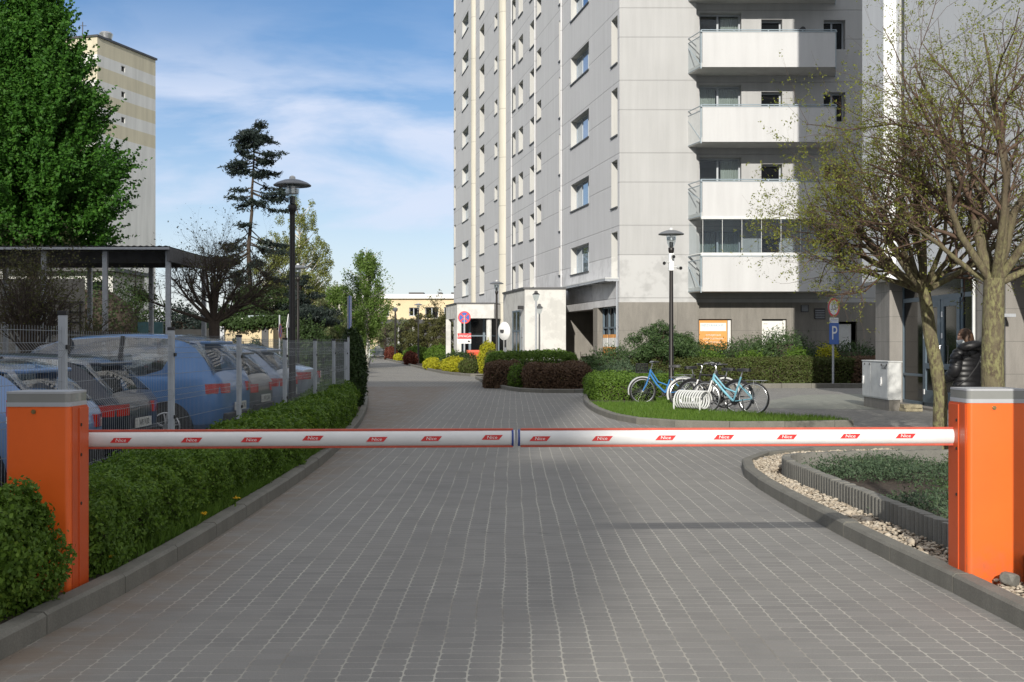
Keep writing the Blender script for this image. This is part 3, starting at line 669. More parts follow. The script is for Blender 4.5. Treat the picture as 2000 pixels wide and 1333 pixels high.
def add_panel(root, a, b, top, ro):
    L = math.hypot(b[0]-a[0], b[1]-a[1])-.05; V, Fc = panel_geo(L, top); me = npmesh('panel', V, Fc); me.materials.append(M['wire']); o = link('panel', me, root)
    rz = math.atan2(b[1]-a[1], b[0]-a[0]); o.location = (a[0]+math.cos(rz)*.025-ro[0], a[1]+math.sin(rz)*.025-ro[1], 0); o.rotation_euler = (0, 0, rz)
for i, top in enumerate((1.645, 1.615, 1.60, 1.575, 1.56, 1.555, 1.545)): add_panel(fence, posts[i], posts[i+1], top, (fx, 8.7))
f2 = thing('mesh_fence', 'low mesh fence closing the back of the car park behind the silver car', 'fence', (-6.5, 25.0))
bp = [(-3.55, 25.0), (-6.0, 25.2), (-8.5, 25.4), (-11, 25.6), (-13.5, 25.8)]
for x, y in bp:
    o = post_mesh(1.66).build('post', [M['fence_post'], M['black']], f2); o.location = (x+6.5, y-25, 0); o.rotation_euler = (0, 0, R(90))
for a, b in zip(bp, bp[1:]): add_panel(f2, a, b, 1.62, (-6.5, 25))

# ------------------------------------------------------------------ near planting
def warp_l(V):
    y = V[:, 1]; V[:, 0] += np.where(y > 14.5, -.055*(y-14.5)-.004*(y-14.5)**2*.6, 0); return V
Pn, nn = box_pts(112000, -3.34, -2.50, 6.95, 12.6, .57, .18, .09, .15, 1.3, 3)
hedge('boxwood_hedge', 'low clipped boxwood hedge running between kerb and mesh fence', 'hedge', -3.34, -2.5, 12.5, 24.4, .62, 72000, .05, .03, L_['box'], r=.2, bump=.09, depth=.12,
      f=.7, seed=4, extra=[(*leaf_geo(Pn, nn, .030, .018), 0), (boxv(-3.2, -2.70, 7.1, 12.5, 0, .34), BOXF, 1)], warp=warp_l)
hedge('boxwood_bush', 'clipped boxwood bush growing in front of the shaded orange cabinet', 'bush', -3.3, -2.52, 5.72, 6.5, .76, 42000, .030, .019, L_['box'], r=.24, bump=.10, depth=.14, f=1.5, seed=9, group=None)
o = bush('thuja_shrub', 'dark narrow conifer shrub at the far end of the mesh fence', 'shrub', -3.62, 26.0, .34, .34, 1.85, 15000, .07, .03, L_['thuja'], bump=.08, cz=.45, seed=5, spiky=.05)
# grass at the kerb foot of the hedge
P2 = []
for y in np.linspace(6.9, 19, 120):
    m_ = int(150*(1.2 if 7.2 < y < 15 else .5)*max(0, random.gauss(.55, .5))); yy = y+RNG.random(m_)*.12; xk = np.interp(yy, [p[1] for p in LK], [p[0] for p in LK]); P2.append(np.stack([xk-.13-np.abs(RNG.normal(size=m_))*.09, yy, 0*yy+.09], 1))
blades('grass', 'grass tufts along the foot of the hedge', np.concatenate(P2), .105, .008, L_['grass'], .9)
def dandelion(px, py, k, h=.09):
    x, y, z = at(px, py, k); t = thing('dandelion', '', 'flower', (x, y, .09), 0, 'dandelions along the left kerb')
    mb = MB(); mb.tube([(0, 0, 0), (.004, 0, h)], .0022, 5); mb.build('stem', L_['grass'], t)
    P = np.array([(.004, 0, h)]*26)+RNG.normal(size=(26, 3))*[.011, .011, .004]; leaf_part('flower_head', P, np.tile([0, -.5, 1.], (26, 1)), .026, .010, L_['yellow'], t); return t
dandelion(213, 1112, .00322)['label'] = 'yellow dandelion just right of the shaded orange cabinet foot'
dandelion(397, 1027, .00402)['label'] = 'yellow dandelion leaning over the left kerb in front of the hedge'
dandelion(460, 995, .00443)['label'] = 'small yellow dandelion farthest along the left kerb'

# ------------------------------------------------------------------ buildings
def facade(mb, O, d, n, U0, U1, Z0, Z1, ops, depth0, m=0, mr=1, ret=True):
    """wall in the plane through O along d (outward normal n) with real openings and reveals"""
    us = sorted({U0, U1, *[o[0] for o in ops], *[o[1] for o in ops]}); zs = sorted({Z0, Z1, *[o[2] for o in ops], *[o[3] for o in ops]})
    us = [u for u in us if U0 <= u <= U1]; zs = [z for z in zs if Z0 <= z <= Z1]
    def pt(u, z, k=0): return (O[0]+d[0]*u-n[0]*k, O[1]+d[1]*u-n[1]*k, z)
    idx = {}; vs = []; fs = []
    def vi(u, z):
        if (u, z) not in idx: idx[(u, z)] = len(vs); vs.append(pt(u, z))
        return idx[(u, z)]
    for a, b in zip(us, us[1:]):
        for c, e in zip(zs, zs[1:]):
            mu, mz = (a+b)/2, (c+e)/2
            if any(o[0] < mu < o[1] and o[2] < mz < o[3] for o in ops): continue
            fs.append((vi(a, c), vi(b, c), vi(b, e), vi(a, e)))
    mb.add(vs, fs, m)
    for a, b, c, e, *dd in ops:
        depth = dd[0] if dd else depth0
        for p, q in (((a, c), (b, c)), ((b, c), (b, e)), ((b, e), (a, e)), ((a, e), (a, c))):
            mb.quad(pt(*p), pt(*q), pt(*q, depth), pt(*p, depth), mr)
_win = {}
def window(parent, O, d, n, op, depth, bars=(), hbars=(), frame=.07, pane='pane', fm='win_frame', sill=True, curtain=None):
    a, b, c, e = op[:4]; w, h = round(b-a, 2), round(e-c, 2); rz = math.atan2(n[0], -n[1]); flip = (math.cos(rz)*d[0]+math.sin(rz)*d[1]) < 0
    u0 = b if flip else a; key = (w, h, depth, bars, hbars, pane, fm, sill, curtain)
    if key not in _win:
        f = MB(); t = .05
        f.bx(0, w, 0, t, 0, frame); f.bx(0, w, 0, t, h-frame, h); f.bx(0, frame, 0, t, frame, h-frame); f.bx(w-frame, w, 0, t, frame, h-frame)
        for x in bars: f.bx(w*x-frame*.6, w*x+frame*.6, -.005, t-.004, frame, h-frame)
        for z in hbars: f.bx(frame, w-frame, -.004, t-.006, h*z-frame*.5, h*z+frame*.5)
        if sill: f.bx(-.03, w+.03, -depth-.05, -.002, -.045, .012, 1)
        p = MB(); p.bx(frame, w-frame, .02, .03, frame, h-frame)
        _win[key] = (f.build('window', [M[fm], M['sill']]), p.build('pane', M[pane])); fo, po = _win[key]; po.parent = fo
        if curtain:
            q = MB()
            for x0, x1, zb in curtain:
                N_ = 26; P = [(w*(x0+(x1-x0)*i/N_), .16+.025*math.sin(i*1.9)+.012*math.sin(i*4.3)) for i in range(N_+1)]
                q.add([(x, y, z) for z in (h*zb+.03*math.sin(x0*9), h*.97) for x, y in P], [(i, i+1, N_+2+i, N_+1+i) for i in range(N_)])
            q.build('curtain', M['curtain'], fo, smooth=True); q = MB(); q.bx(0, w, .7, .72, 0, h); q.bx(0, w, .05, .72, -.02, 0); q.build('room', M['dark'], fo)
        first = True
    else: first = False
    fo = _win[key][0] if first else dup(_win[key][0])
    fo.parent = parent; pl = parent.location
    fo.location = (O[0]+d[0]*u0-n[0]*depth-pl.x, O[1]+d[1]*u0-n[1]*depth-pl.y, c-pl.z); fo.rotation_euler = (0, 0, rz); return fo
tw = thing('tower_block', 'tall pale grey apartment tower with white balconies and rows of narrow windows', 'apartment tower', (4.18, 44.8, 0))
def tb(mb, name, mats, parent=None, **k):
    mb.xf(Matrix.Translation((-4.18, -44.8, 0))); return mb.build(name, mats, parent or tw, **k)
TC, DV, NV = (4.18, 44.8), (-.1868, .9824), (-.9824, -.1868)
def kx(x): return 12.69/(x-572.5)
def ux(x): return (F*kx(x)-44.8)/.9824
cols = [  # left px, right px, bottom y of lowest, height px, pitch px, count, bars, hbars, pane
    (903, 915, 579, 33, 73.5, 9, (.5,), (), 'pane'), (937, 946, 575, 55, 78, 8, (), (.35, .68), 'pane_dark'), (966, 971.5, 476, 28, 84, 6, (), (), 'pane'),
    (999, 1007, 566, 45, 87, 7, (), (), 'pane'), (1013, 1021.5, 563, 47, 89, 7, (), (), 'pane'), (1035, 1045, 562, 50, 94, 7, (), (), 'pane'),
    (1048.5, 1057, 437, 36, 101.5, 5, (), (), 'pane'), (1092, 1097, 452, 80, 111, 5, (), (), 'pane'), (1092, 1097, 538, 56, 200, 1, (), (), 'pane'),
    (1115, 1150, 534, 54, 127.5, 5, (.33, .66), (), 'pane'), (1194, 1206, 546, 92, 139.5, 5, (), (.33,), 'pane'), (887, 890, 560, 44, 76, 8, (), (), 'pane')]
ops = []; wins = []; shallow = set()
for x0, x1, yb, hp, pp, n, bars, hb, pane in cols:
    xm = (x0+x1)/2; k = kx(xm); a, b = ux(x1), ux(x0)
    for i in range(n):
        z = round(CH+(HOR-yb+i*pp)*k, 3); o = (round(a, 3), round(b, 3), z, round(z+hp*k, 3))
        if o[3] < 32.5: ops.append(o); wins.append((o, bars, hb, pane)); shallow.add(o) if bars else None
ent = [(.5, 4.0, 0, 3.0), (4.0, 9.3, 0, 2.95)]
mb = MB(); facade(mb, TC, DV, NV, 0, 47.0, 3.0, 33, [(*o, .26 if o in shallow else .42) for o in ops], .42, 0, 1); facade(mb, TC, DV, NV, 0, 47.0, -.2, 3.0, [(.5, 4.0, -.1, 2.98), (4.0, 9.3, -.1, 2.95)], .5, 0, 1)
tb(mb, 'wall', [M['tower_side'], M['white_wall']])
for o, bars, hb, pane in wins: window(tw, TC, DV, NV, o, .26 if o in shallow else .42, bars, hb, .06, pane)
# front wall, plinth, left piece and set-back balcony piece
mb = MB(); mb.quad((4.18, 44.8, 3.1), (7.17, 44.8, 3.1), (7.17, 44.8, 33), (4.18, 44.8, 33)); mb.quad((7.17, 44.8, 3.1), (7.17, 45.1, 3.1), (7.17, 45.1, 33), (7.17, 44.8, 33))
BO = (0, 45.1); fo1, fw = [], []
for i in range(6):
    zf = 3.67+2.83*i
    for a, b, c, e, bars, cur in ((7.34, 8.98, .02, 2.28, (.46,), ((.03, .42, .12), (.5, .97, .2)) if i % 2 == 0 else ((.55, .97, .1),)), (9.76, 10.58, .02, 2.02, (), None), (12.2, 13.05, .85, 2.0, (.45,), None)):
        o = (a, b, round(zf+c, 3), round(zf+e, 3)); fo1.append(o); fw.append((o, bars, cur))
facade(mb, BO, (1, 0), (0, -1), 7.17, 16, 3.1, 33, fo1, .3, 0, 1)
mb.quad((16, 45.1, 0), (16, 60, 0), (16, 60, 33), (16, 45.1, 33)); mb.quad((-4.6, 91, 0), (16, 91, 0), (16, 91, 33), (-4.6, 91, 33)); mb.quad((4.18, 44.8, 33), (16, 44.8, 33), (16, 91, 33), (-4.6, 91, 33))
mb.quad((16, 60, 0), (16, 91, 0), (16, 91, 33), (16, 60, 33))
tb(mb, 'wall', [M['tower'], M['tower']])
for o, bars, cur in fw: window(tw, BO, (1, 0), (0, -1), o, .3, bars, (), .06, 'clear' if cur else 'pane_dark', 'win_frame', False, cur)
mb = MB(); pl = [(7.3, 8.6, 1.15, 2.45), (9.78, 10.75, 1.2, 2.45), (12.7, 13.5, .9, 2.35)]
mb.quad((4.15, 44.77, 0), (7.2, 44.77, 0), (7.2, 44.77, 3.1), (4.15, 44.77, 3.1)); mb.quad((4.15, 44.77, 3.1), (7.2, 44.77, 3.1), (7.2, 44.81, 3.1), (4.15, 44.81, 3.1))
mb.quad((7.2, 44.77, 0), (7.2, 45.07, 0), (7.2, 45.07, 3.1), (7.2, 44.77, 3.1)); facade(mb, (0, 45.07), (1, 0), (0, -1), 7.2, 16, 0, 3.1, pl, .22)
mb.quad((4.15, 44.77, 0), (4.15, 44.9, 0), (4.15, 44.9, 3.1), (4.15, 44.77, 3.1))
tb(mb, 'plinth', [M['plinth'], M['plinth']])
M['ban_o'] = mat('banner_orange', (.72, .33, .09), .7, var=.1, scale=3); M['ban_w'] = mat('banner_white', (.78, .77, .73), .7, var=.05); M['ban_b'] = mat('banner_blue_print', (.25, .42, .58), .7, var=.05)
mb = MB(); y = 45.2; mb.bx(7.34, 8.44, y, y+.03, 1.15, 2.42, 0); mb.bx(7.38, 8.40, y-.004, y, 1.98, 2.30, 1); front_text(mb, 'MIESZKANIA24.PL', 7.86, y-.008, 2.2, .13, 2, bold=.9)
for z, s in ((1.82, 'WYNAJEM BIUR'), (1.68, 'LOKALE UZYTKOWE'), (1.54, 'TEL. 22 555 01 01')): front_text(mb, s, 7.9, y-.004, z, .085, 1)
mb.bx(8.46, 8.58, y, y+.03, 1.15, 2.42, 1); tb(mb, 'window_banner', [M['ban_o'], M['ban_w'], M['ban_b']])
mb = MB(); mb.bx(9.8, 10.62, y, y+.03, 1.2, 2.38, 0); mb.bx(10.63, 10.73, y, y+.03, 1.2, 2.42, 0); front_text(mb, 'BIURO', 9.95, y-.004, 2.26, .055, 1); front_text(mb, '22', 10.5, y-.004, 2.26, .055, 1)
tb(mb, 'window_poster', [M['ban_w'], M['black']])
mb = MB(); mb.bx(12.72, 13.3, y, y+.03, .9, 2.25, 0); tb(mb, 'window_poster', [M['offwhite']])
for x, z, w, h in ((11.3, 2.72, .3, .28), (11.83, 2.45, .42, .42)):
    mb = MB(); mb.bx(x, x+w, 45.04, 45.069, z, z+h, 0)
    for i in range(5): mb.bx(x+.03, x+w-.03, 45.03, 45.04, z+.04+i*h*.17, z+.06+i*h*.17, 1)
    tb(mb, 'vent_grille', [M['sill'], M['galv']])
mb = MB(); mb.cyl((11.35, 45.08, 13.75), (11.35, 44.93, 13.75), .11, n=20); tb(mb, 'wall_lamp', M['sill'], smooth=True)
# balconies
def balcony(i, glazed):
    z = 3.47+2.83*i; A, B, C_, D = (6.78, 45.1), (7.18, 43.62), (12.25, 43.62), (12.65, 45.1)
    b = MB(); b.prism([A, B, C_, D], 0, .17); s = tb(b, 'balcony', M['white_wall']); s.location.z = z
    p = MB(); p.bx(7.2, 12.23, 43.57, 43.62, -.01, 1.31); tb(p, 'parapet', M['parapet'], s, bevel=.006)
    r = MB()
    r.tube([(7.16, 43.59, 1.40), (12.27, 43.59, 1.40)], .022, 8); r.bx(7.14, 12.29, 43.55, 43.63, 1.315, 1.345)
    for x in (7.16, 8.4, 9.7, 11, 12.27): r.bx(x-.02, x+.02, 43.575, 43.605, 1.34, 1.39)
    for a, c in ((A, B), (D, C_)):
        P = lambda t, zz: (a[0]+(c[0]-a[0])*t, a[1]+(c[1]-a[1])*t-.01, zz)
        for t in (.04, .97): r.tube([P(t, -.05), P(t, 1.42)], .03, 6)
        for zz in (.04, 1.2, 1.38): r.tube([P(.04, zz), P(.97, zz)], .02, 6)
        r.tube([P(.06, 1.16), P(.95, .1)] if i != 1 else [P(.06, 1.16), P(.95, .65)], .016, 6)
    tb(r, 'rail', M['rail'], s)
    for a, c in ((A, B), (D, C_)): g = MB(); g.quad((a[0], a[1]-.03, .06), (c[0], c[1], .06), (c[0], c[1], 1.18), (a[0], a[1]-.03, 1.18)); tb(g, 'side_panel', M['clear'] if i != 2 else M['offwhite'], s)
    if glazed:
        f = MB(); f.bx(7.16, 12.27, 43.55, 43.66, 1.35, 1.46); f.bx(7.16, 12.27, 43.55, 43.66, 2.73, 2.83)
        for x in (7.22, 7.96, 8.70, 9.44, 10.18, 10.92, 11.6, 12.22): f.bx(x-.008, x+.008, 43.59, 43.61, 1.46, 2.73)
        f.tube([(6.85, 44.9, 1.42), (7.16, 43.6, 1.42)], .04, 4); gz = tb(f, 'glazing_frame', M['offwhite'], s)
        f = MB(); f.bx(7.22, 12.22, 43.598, 43.604, 1.46, 2.73); f.quad((6.85, 44.95, 1.46), (7.18, 43.6, 1.46), (7.18, 43.6, 2.73), (6.85, 44.95, 2.73)); tb(f, 'glazing', M['clear'], gz)
for i in range(5): balcony(i, i == 0)
# cream round pilasters and rain pipes on the side wall
for x, r in ((985.5, .40), (927.5, .33)):
    k = kx(x); mb = MB(); mb.lathe([(r, 2.5), (r, 33)], (x-1000)*k+.05, F*k, 28); tb(mb, 'pilaster', M['cream_col'], smooth=True)
for x in (1047, 1098.5, 1001):
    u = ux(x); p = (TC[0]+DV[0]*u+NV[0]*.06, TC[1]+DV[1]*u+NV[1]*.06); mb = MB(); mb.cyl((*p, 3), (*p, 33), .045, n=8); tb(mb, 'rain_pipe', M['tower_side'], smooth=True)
# ground floor: recess, glazed entrance with posters, canopy
mb = MB(); a = (TC[0]+DV[0]*9.3, TC[1]+DV[1]*9.3); b = (TC[0]+DV[0]*4, TC[1]+DV[1]*4)
mb.quad((a[0], a[1], 0), (7, a[1], 0), (7, a[1], 3.0), (a[0], a[1], 3.0)); mb.quad((b[0]+.5, b[1]+.1, 0), (7, b[1]+.1, 0), (7, b[1]+.1, 2.95), (b[0]+.5, b[1]+.1, 2.95))
mb.quad((7, b[1], 0), (7, a[1], 0), (7, a[1], 2.95), (7, b[1], 2.95)); mb.quad((b[0]+.2, b[1], 2.975), (7, b[1], 2.975), (7, a[1], 2.975), (a[0]+.2, a[1], 2.975)); mb.bx(3.2, 4.2, a[1]-.5, a[1]-.01, .9, 1.1)
tb(mb, 'wall', [M['plinth']])
mb = MB(); pn = MB(); po = MB()
def sp(u, z, k): return (TC[0]+DV[0]*u-NV[0]*k, TC[1]+DV[1]*u-NV[1]*k, z)
def sbox(m_, u0, u1, z0, z1, k0, k1, mi=0): m_.add([sp(u, z, k) for z in (z0, z1) for k in (k0, k1) for u in (u0, u1)], [tuple(f) for f in BOXF], mi)
for u in (.55, 1.45, 2.3, 3.15): sbox(mb, u, u+.07, 0, 3.0, .2, .28)
for z in (.02, 2.1, 2.92): sbox(mb, .55, 3.2, z, z+.07, .21, .27)
sbox(pn, .55, 3.2, 0, 3, .3, .31); sbox(mb, 3.3, 4.0, 0, 3.0, .0, .4, 1)
for u0, u1 in ((.62, 1.42), (1.55, 2.25), (2.4, 3.1)):
    sbox(po, u0, u1, .6, 1.36, .18, .2, 0); sbox(po, u0, u1, 1.36, 1.72, .18, .2, 1); sbox(po, u0, u1, 1.72, 1.86, .18, .2, 0)
e = tb(mb, 'entrance', [M['door_blue'], M['plinth']]); tb(pn, 'pane', M['pane_dark'], e); tb(po, 'poster', [M['ban_o'], M['ban_w']], e)
mb = MB(); sbox(mb, .1, 8.6, 4.02, 4.06, -.55, 0); q = tb(mb, 'canopy', M['offwhite']); mb = MB()
for u in (.12, 2.2, 4.3, 6.4, 8.5): sbox(mb, u, u+.08, 3.92, 4.02, -.55, 0)
for k in (-.55, -.28): sbox(mb, .1, 8.6, 3.93, 4.01, k, k+.07)
mb.tube([sp(.16, 0, -.06), sp(.16, 3.95, -.06)], .035, 8); tb(mb, 'canopy_frame', M['galv'], q)
# white entrance block and the far covered entrance
mb = MB(); P1 = [(.54, 49), (2.29, 49), (2.29, 54.7), (1.5, 59), (-.41, 54)]
mb.prism(P1, 0, 3.8); mb.prism([(x+(-.05 if x < 1 else .02), y-(.05 if y < 50 else 0)) for x, y in P1], 3.8, 3.88, 1); e = tb(mb, 'entrance_block', [M['white_wall'], M['sill']])
d_ = (-.1868, .9824); mb = MB(); pn = MB()
def eb(m_, t0, t1, z0, z1, k0, k1, mi=0): m_.add([(.54+d_[0]*t-.9824*k, 49+d_[1]*t-.1868*k, z) for z in (z0, z1) for k in (k0, k1) for t in (t0, t1)], [tuple(f) for f in BOXF], mi)
eb(pn, .95, 2.7, .05, 2.9, -.02, .004)
for t in (.92, 1.75, 2.62): eb(mb, t, t+.08, 0, 2.95, .0, .03)
for z in (.0, 2.0, 2.87): eb(mb, .92, 2.7, z, z+.07, 0, .026)
dr = tb(mb, 'door', M['door_blue'], e); tb(pn, 'pane', M['pane_dark'], dr)
mb = MB(); eb(mb, .35, .62, 1.2, 2.2, 0, .02); eb(mb, .36, .61, 1.72, 1.76, .02, .022, 1); tb(mb, 'notice_board', [M['galv'], M['sill']], e)
mb = MB(); eb(mb, .2, .3, 2.95, 3.1, .0, .25); tb(mb, 'wall_lamp', M['black'], e)
P2 = [(-3.2, 67), (-1.05, 67), (.2, 73), (-4.1, 71.6)]
mb = MB(); mb.prism(P2, 2.95, 3.78); mb.prism([(x-.04, y-.05) for x, y in P2], 3.78, 3.86, 1); e = tb(mb, 'entrance_canopy', [M['white_wall'], M['sill']])
mb = MB(); mb.prism([(-3.35, 67.6), (-3.2, 67.02), (-2.95, 67.02), (-3.0, 67.6)], 0, 2.95); tb(mb, 'pillar', M['white_wall'], e); mb = MB(); mb.bx(-4.05, -3.75, 70.6, 71.4, 0, 2.95); tb(mb, 'pillar', M['white_wall'], e); mb = MB(); mb.lathe([(.16, 0), (.16, 2.95)], -1.35, 67.4, 16); tb(mb, 'pillar', M['white_wall'], e, smooth=True)
mb = MB(); mb.bx(-3.3, .2, 69.2, 69.3, 0, 2.95); tb(mb, 'pane', M['pane_dark'], e)
mb = MB()
for x in (-3.3, -2.6, -1.75, -.9): mb.bx(x, x+.14 if x > -3 else x+.5, 69.1, 69.19, 0, 2.95)
mb.bx(-3.3, .2, 69.12, 69.18, 1.9, 1.98); tb(mb, 'door', M['door_blue'], e)

# ------------------------------------------------------------------ wing with the glazed entrance on the right
wg = thing('apartment_wing', 'pale building wing on the right with stone clad base and glazed entrance doors', 'building', (9.3, 26, 0))
def wb(mb, name, mats, parent=None, **k):
    mb.xf(Matrix.Translation((-9.3, -26, 0))); return mb.build(name, mats, parent or wg, **k)
mb = MB(); mb.bx(9.0, 9.3, 27.9, 29.6, 3.05, 30); slot = [(.25, .6, 3.6, 29)]
facade(mb, (9.3, 27.9), (0, -1), (-1, 0), 0, 16, 3.05, 30, slot, .25); mb.quad((9.3, 29.6, 3.05), (9.3, 11.9, 3.05), (24, 11.9, 3.05), (24, 29.6, 3.05))
mb.quad((9.3, 11.9, 3.05), (24, 11.9, 3.05), (24, 11.9, 30), (9.3, 11.9, 30)); mb.quad((9.3, 29.6, 3.05), (24, 29.6, 3.05), (24, 29.6, 30), (9.3, 29.6, 30)); mb.quad((9.0, 29.6, 30), (24, 29.6, 30), (24, 11.9, 30), (9.3, 11.9, 30)); mb.quad((24, 29.6, 0), (24, 11.9, 0), (24, 11.9, 30), (24, 29.6, 30))
wb(mb, 'upper_wall', [M['wing'], M['white_wall']])
mb = MB()
for z in np.arange(3.6, 29, 1.42): mb.bx(9.5, 9.53, 27.3, 27.65, z, z+1.38)
wb(mb, 'window', M['pane'])
mb = MB(); X = 9.34; facade(mb, (X, 29.6), (0, -1), (-1, 0), 0, 17.7, -.2, 3.05, [(1.1, 6.2, .05, 3.0), (7.8, 14.5, -.1, 2.95)], .45)
mb.quad((X, 29.6, 0), (24, 29.6, 0), (24, 29.6, 3.05), (X, 29.6, 3.05)); mb.quad((X, 11.9, 0), (24, 11.9, 0), (24, 11.9, 3.05), (X, 11.9, 3.05))
mb.bx(13.5, 13.6, 14, 22.5, 0, 3.0); mb.quad((X+.45, 21.8, 0), (14, 21.8, 0), (14, 21.8, 3), (X+.45, 21.8, 3)); mb.quad((X+.45, 15.1, 0), (14, 15.1, 0), (14, 15.1, 3), (X+.45, 15.1, 3)); mb.bx(X+.3, 24, 14, 22.5, 2.97, 3.03)
wb(mb, 'lower_wall', [M['clad'], M['clad']])
mb = MB(); pn = MB(); XD = X+.32; ys = [28.5, 27.05, 24.75, 23.4]
def vy(m_, y0, y1, z0, z1, x0=0, x1=.08, mi=0): m_.bx(XD+x0, XD+x1, min(y0, y1), max(y0, y1), z0, z1, mi)
for y in ys: vy(mb, y-.05, y+.05, .05, 3.0)
vy(mb, 28.5, 23.4, 2.5, 2.6); vy(mb, 28.5, 23.4, .05, .13); vy(mb, 28.5, 23.4, 2.93, 3.0); vy(mb, 28.45, 27.1, .72, .78); vy(pn, 28.5, 23.4, .1, 2.95, .03, .04)
fr = wb(mb, 'entrance_frame', M['door_blue'], bevel=.006); wb(pn, 'pane', M['pane_dark'], fr)
for y0, y1 in ((27.0, 25.92), (25.88, 24.8)):
    mb = MB(); pn = MB()
    for a, b, c, e in ((y0, y0-.17, .13, 2.5), (y1+.17, y1, .13, 2.5), (y0-.17, y1+.17, .13, .42), (y0-.17, y1+.17, 2.33, 2.5), (y0-.17, y1+.17, .92, 1.05)): vy(mb, a, b, c, e, -.03, .022)
    dr = wb(mb, 'door', M['door_blue'], bevel=.005)
    mb = MB(); vy(mb, y0-.17, y1+.17, .42, 2.33, 0, .012); wb(mb, 'pane', M['pane_dark'], dr)
    mb = MB()
    for z in (1.62, 2.1, .32):
        vy(mb, y0-.12, y0-.06, z, z+.12, -.045, -.03)
    wb(mb, 'hinge', M['white'], dr)
    mb = MB(); h = y1+.1 if y0 > 26.5 else y0-.1; mb.tube([(XD-.03, h, .95), (XD-.09, h, .97), (XD-.09, h, 1.45), (XD-.03, h, 1.47)], .015, 8); wb(mb, 'handle', M['steel'], dr, smooth=True)
mb = MB(); mb.bx(9.0, 9.34, 21.35, 21.85, 2.0, 2.06); wb(mb, 'ledge', M['galv'])
mb = MB(); mb.cyl((9.28, 23.15, .0), (9.28, 23.15, 3.05), .03, n=8); wb(mb, 'rain_pipe', M['offwhite'], smooth=True)

# ------------------------------------------------------------------ tower far left, cream house far behind, kiosk, car park pavilion
m, nt, N, L, p = newmat('striped_tower_paint'); q = NB(nt); g = N.new('ShaderNodeNewGeometry'); X_, Y_, Z_ = q.sep(g.outputs['Position'])
s = q('MULTIPLY', q('GREATER_THAN', q('MODULO', q('SUBTRACT', Z_, 23.4-28.3), 2.83), 1.38), q('GREATER_THAN', Z_, 30))
band = q('MULTIPLY', q('LESS_THAN', q('MODULO', q('ADD', Z_, 2.77*20-23.4), 2.77), 1.45), q('GREATER_THAN', Z_, 23.3)); top = q('GREATER_THAN', Z_, 31.6)
mp = N.new('ShaderNodeMapping'); mp.inputs['Scale'].default_value = (1, 1, .1); L.new(g.outputs['Position'], mp.inputs[0])
c = q.mix(q('MAXIMUM', band, top), (.62, .62, .60), (.55, .505, .38)); c = q.mix(1.0, c, q.ramp(q.noise(mp.outputs[0], 1.5, 6), [(.3, .86), (.7, 1.06)]), 'MULTIPLY')
L.new(c, p.inputs['Base Color']); p.inputs['Roughness'].default_value = .85; M['stripes'] = m
e1, e2 = (.287, .958), (-.958, .287); o0 = (-43.2, 120.0)
bt = thing('tower_block', 'distant cream and white striped tower behind the big green tree', 'apartment tower', (*o0, 0))
def q2(u, v): return (e1[0]*u+e2[0]*v, e1[1]*u+e2[1]*v)
mb = MB(); so = [(4.1, 4.75, z, z+.6) for z in (30.75, 28.0, 25.25)]; facade(mb, (0, 0), e1, (e2[0]*-1, e2[1]*-1), 0, 10.4, 0, 33.4, so, .25)
c4 = [q2(0, 0), q2(10.4, 0), q2(10.4, 16), q2(0, 16)]
for a, b in ((1, 2), (2, 3), (3, 0)): mb.quad((*c4[a], 0), (*c4[b], 0), (*c4[b], 33.4), (*c4[a], 33.4))
mb.add([(*c_, 33.4) for c_ in c4], [(0, 1, 2, 3)]); mb.build('wall', [M['stripes'], M['stripes']], bt)
mb = MB(); c5 = [q2(-.15, -.15), q2(10.55, -.15), q2(10.55, 16.15), q2(-.15, 16.15)]; mb.prism(c5, 33.4, 33.62); rf = mb.build('roof', M['sill'], bt)
cx, cy = q2(4.2, 2); mb = MB(); mb.lathe([(.45, 33.6), (.45, 34.3), (.62, 34.35), (.75, 34.9), (.55, 35.1)], cx, cy, 16); mb.build('chimney', M['steel'], rf, smooth=True)
cx, cy = q2(1.6, 3); mb = MB(); mb.cyl((cx, cy, 33.6), (cx, cy, 35.6), .05); mb.cyl((cx-.4, cy, 35.2), (cx+.4, cy, 35.2), .03); mb.build('aerial', M['sill'], rf)
for o in so:
    mb = MB(); mb.add([(*(np.array(q2(u, 0))-np.array(e2)*-k), z) for z in (o[2], o[3]) for k in (.2, .25) for u in (o[0], o[1])], [tuple(f) for f in BOXF]); mb.build('window', M['pane_dark'], bt)
fb = thing('house', 'long cream two storey house far behind the trees at the end of the drive', 'house', (-15, 122, 0))
M['cream'] = mat('cream_render', (.68, .56, .36), .85, var=.08, scale=.6)
def fbb(mb, n_, m_, par=None): mb.xf(Matrix.Translation((15, -122, 0))); return mb.build(n_, m_, par or fb)
mb = MB(); W0 = [(-10.9, -9.95, 4.35, 5.25), (-9.2, -7.8, 4.1, 5.3), (-7.2, -6.4, 4.3, 5.3), (-14, -13, 4.3, 5.25), (-17, -16, 4.3, 5.25), (-20, -19, 4.3, 5.25)]
facade(mb, (0, 122), (1, 0), (0, -1), -24, -2, 0, 6.2, W0, .2, 0, 0); mb.bx(-24, -2, 122.3, 132, 0, 6.2); fbb(mb, 'wall', [M['cream']])
mb = MB(); mb.bx(-24.3, -1.7, 121.6, 132.3, 6.2, 6.65); r_ = fbb(mb, 'roof', M['white'])
for x, w in ((-11.2, 1.6), (-8.0, .4), (-6.6, 2.2)):
    mb = MB(); mb.bx(x, x+w, 125, 127, 6.65, 7.0); fbb(mb, 'roof_vent', M['sill'], r_)
for o in W0: window(fb, (0, 122), (1, 0), (0, -1), o, .2, (.5,), (), .08, 'pane_dark', 'win_frame', False)
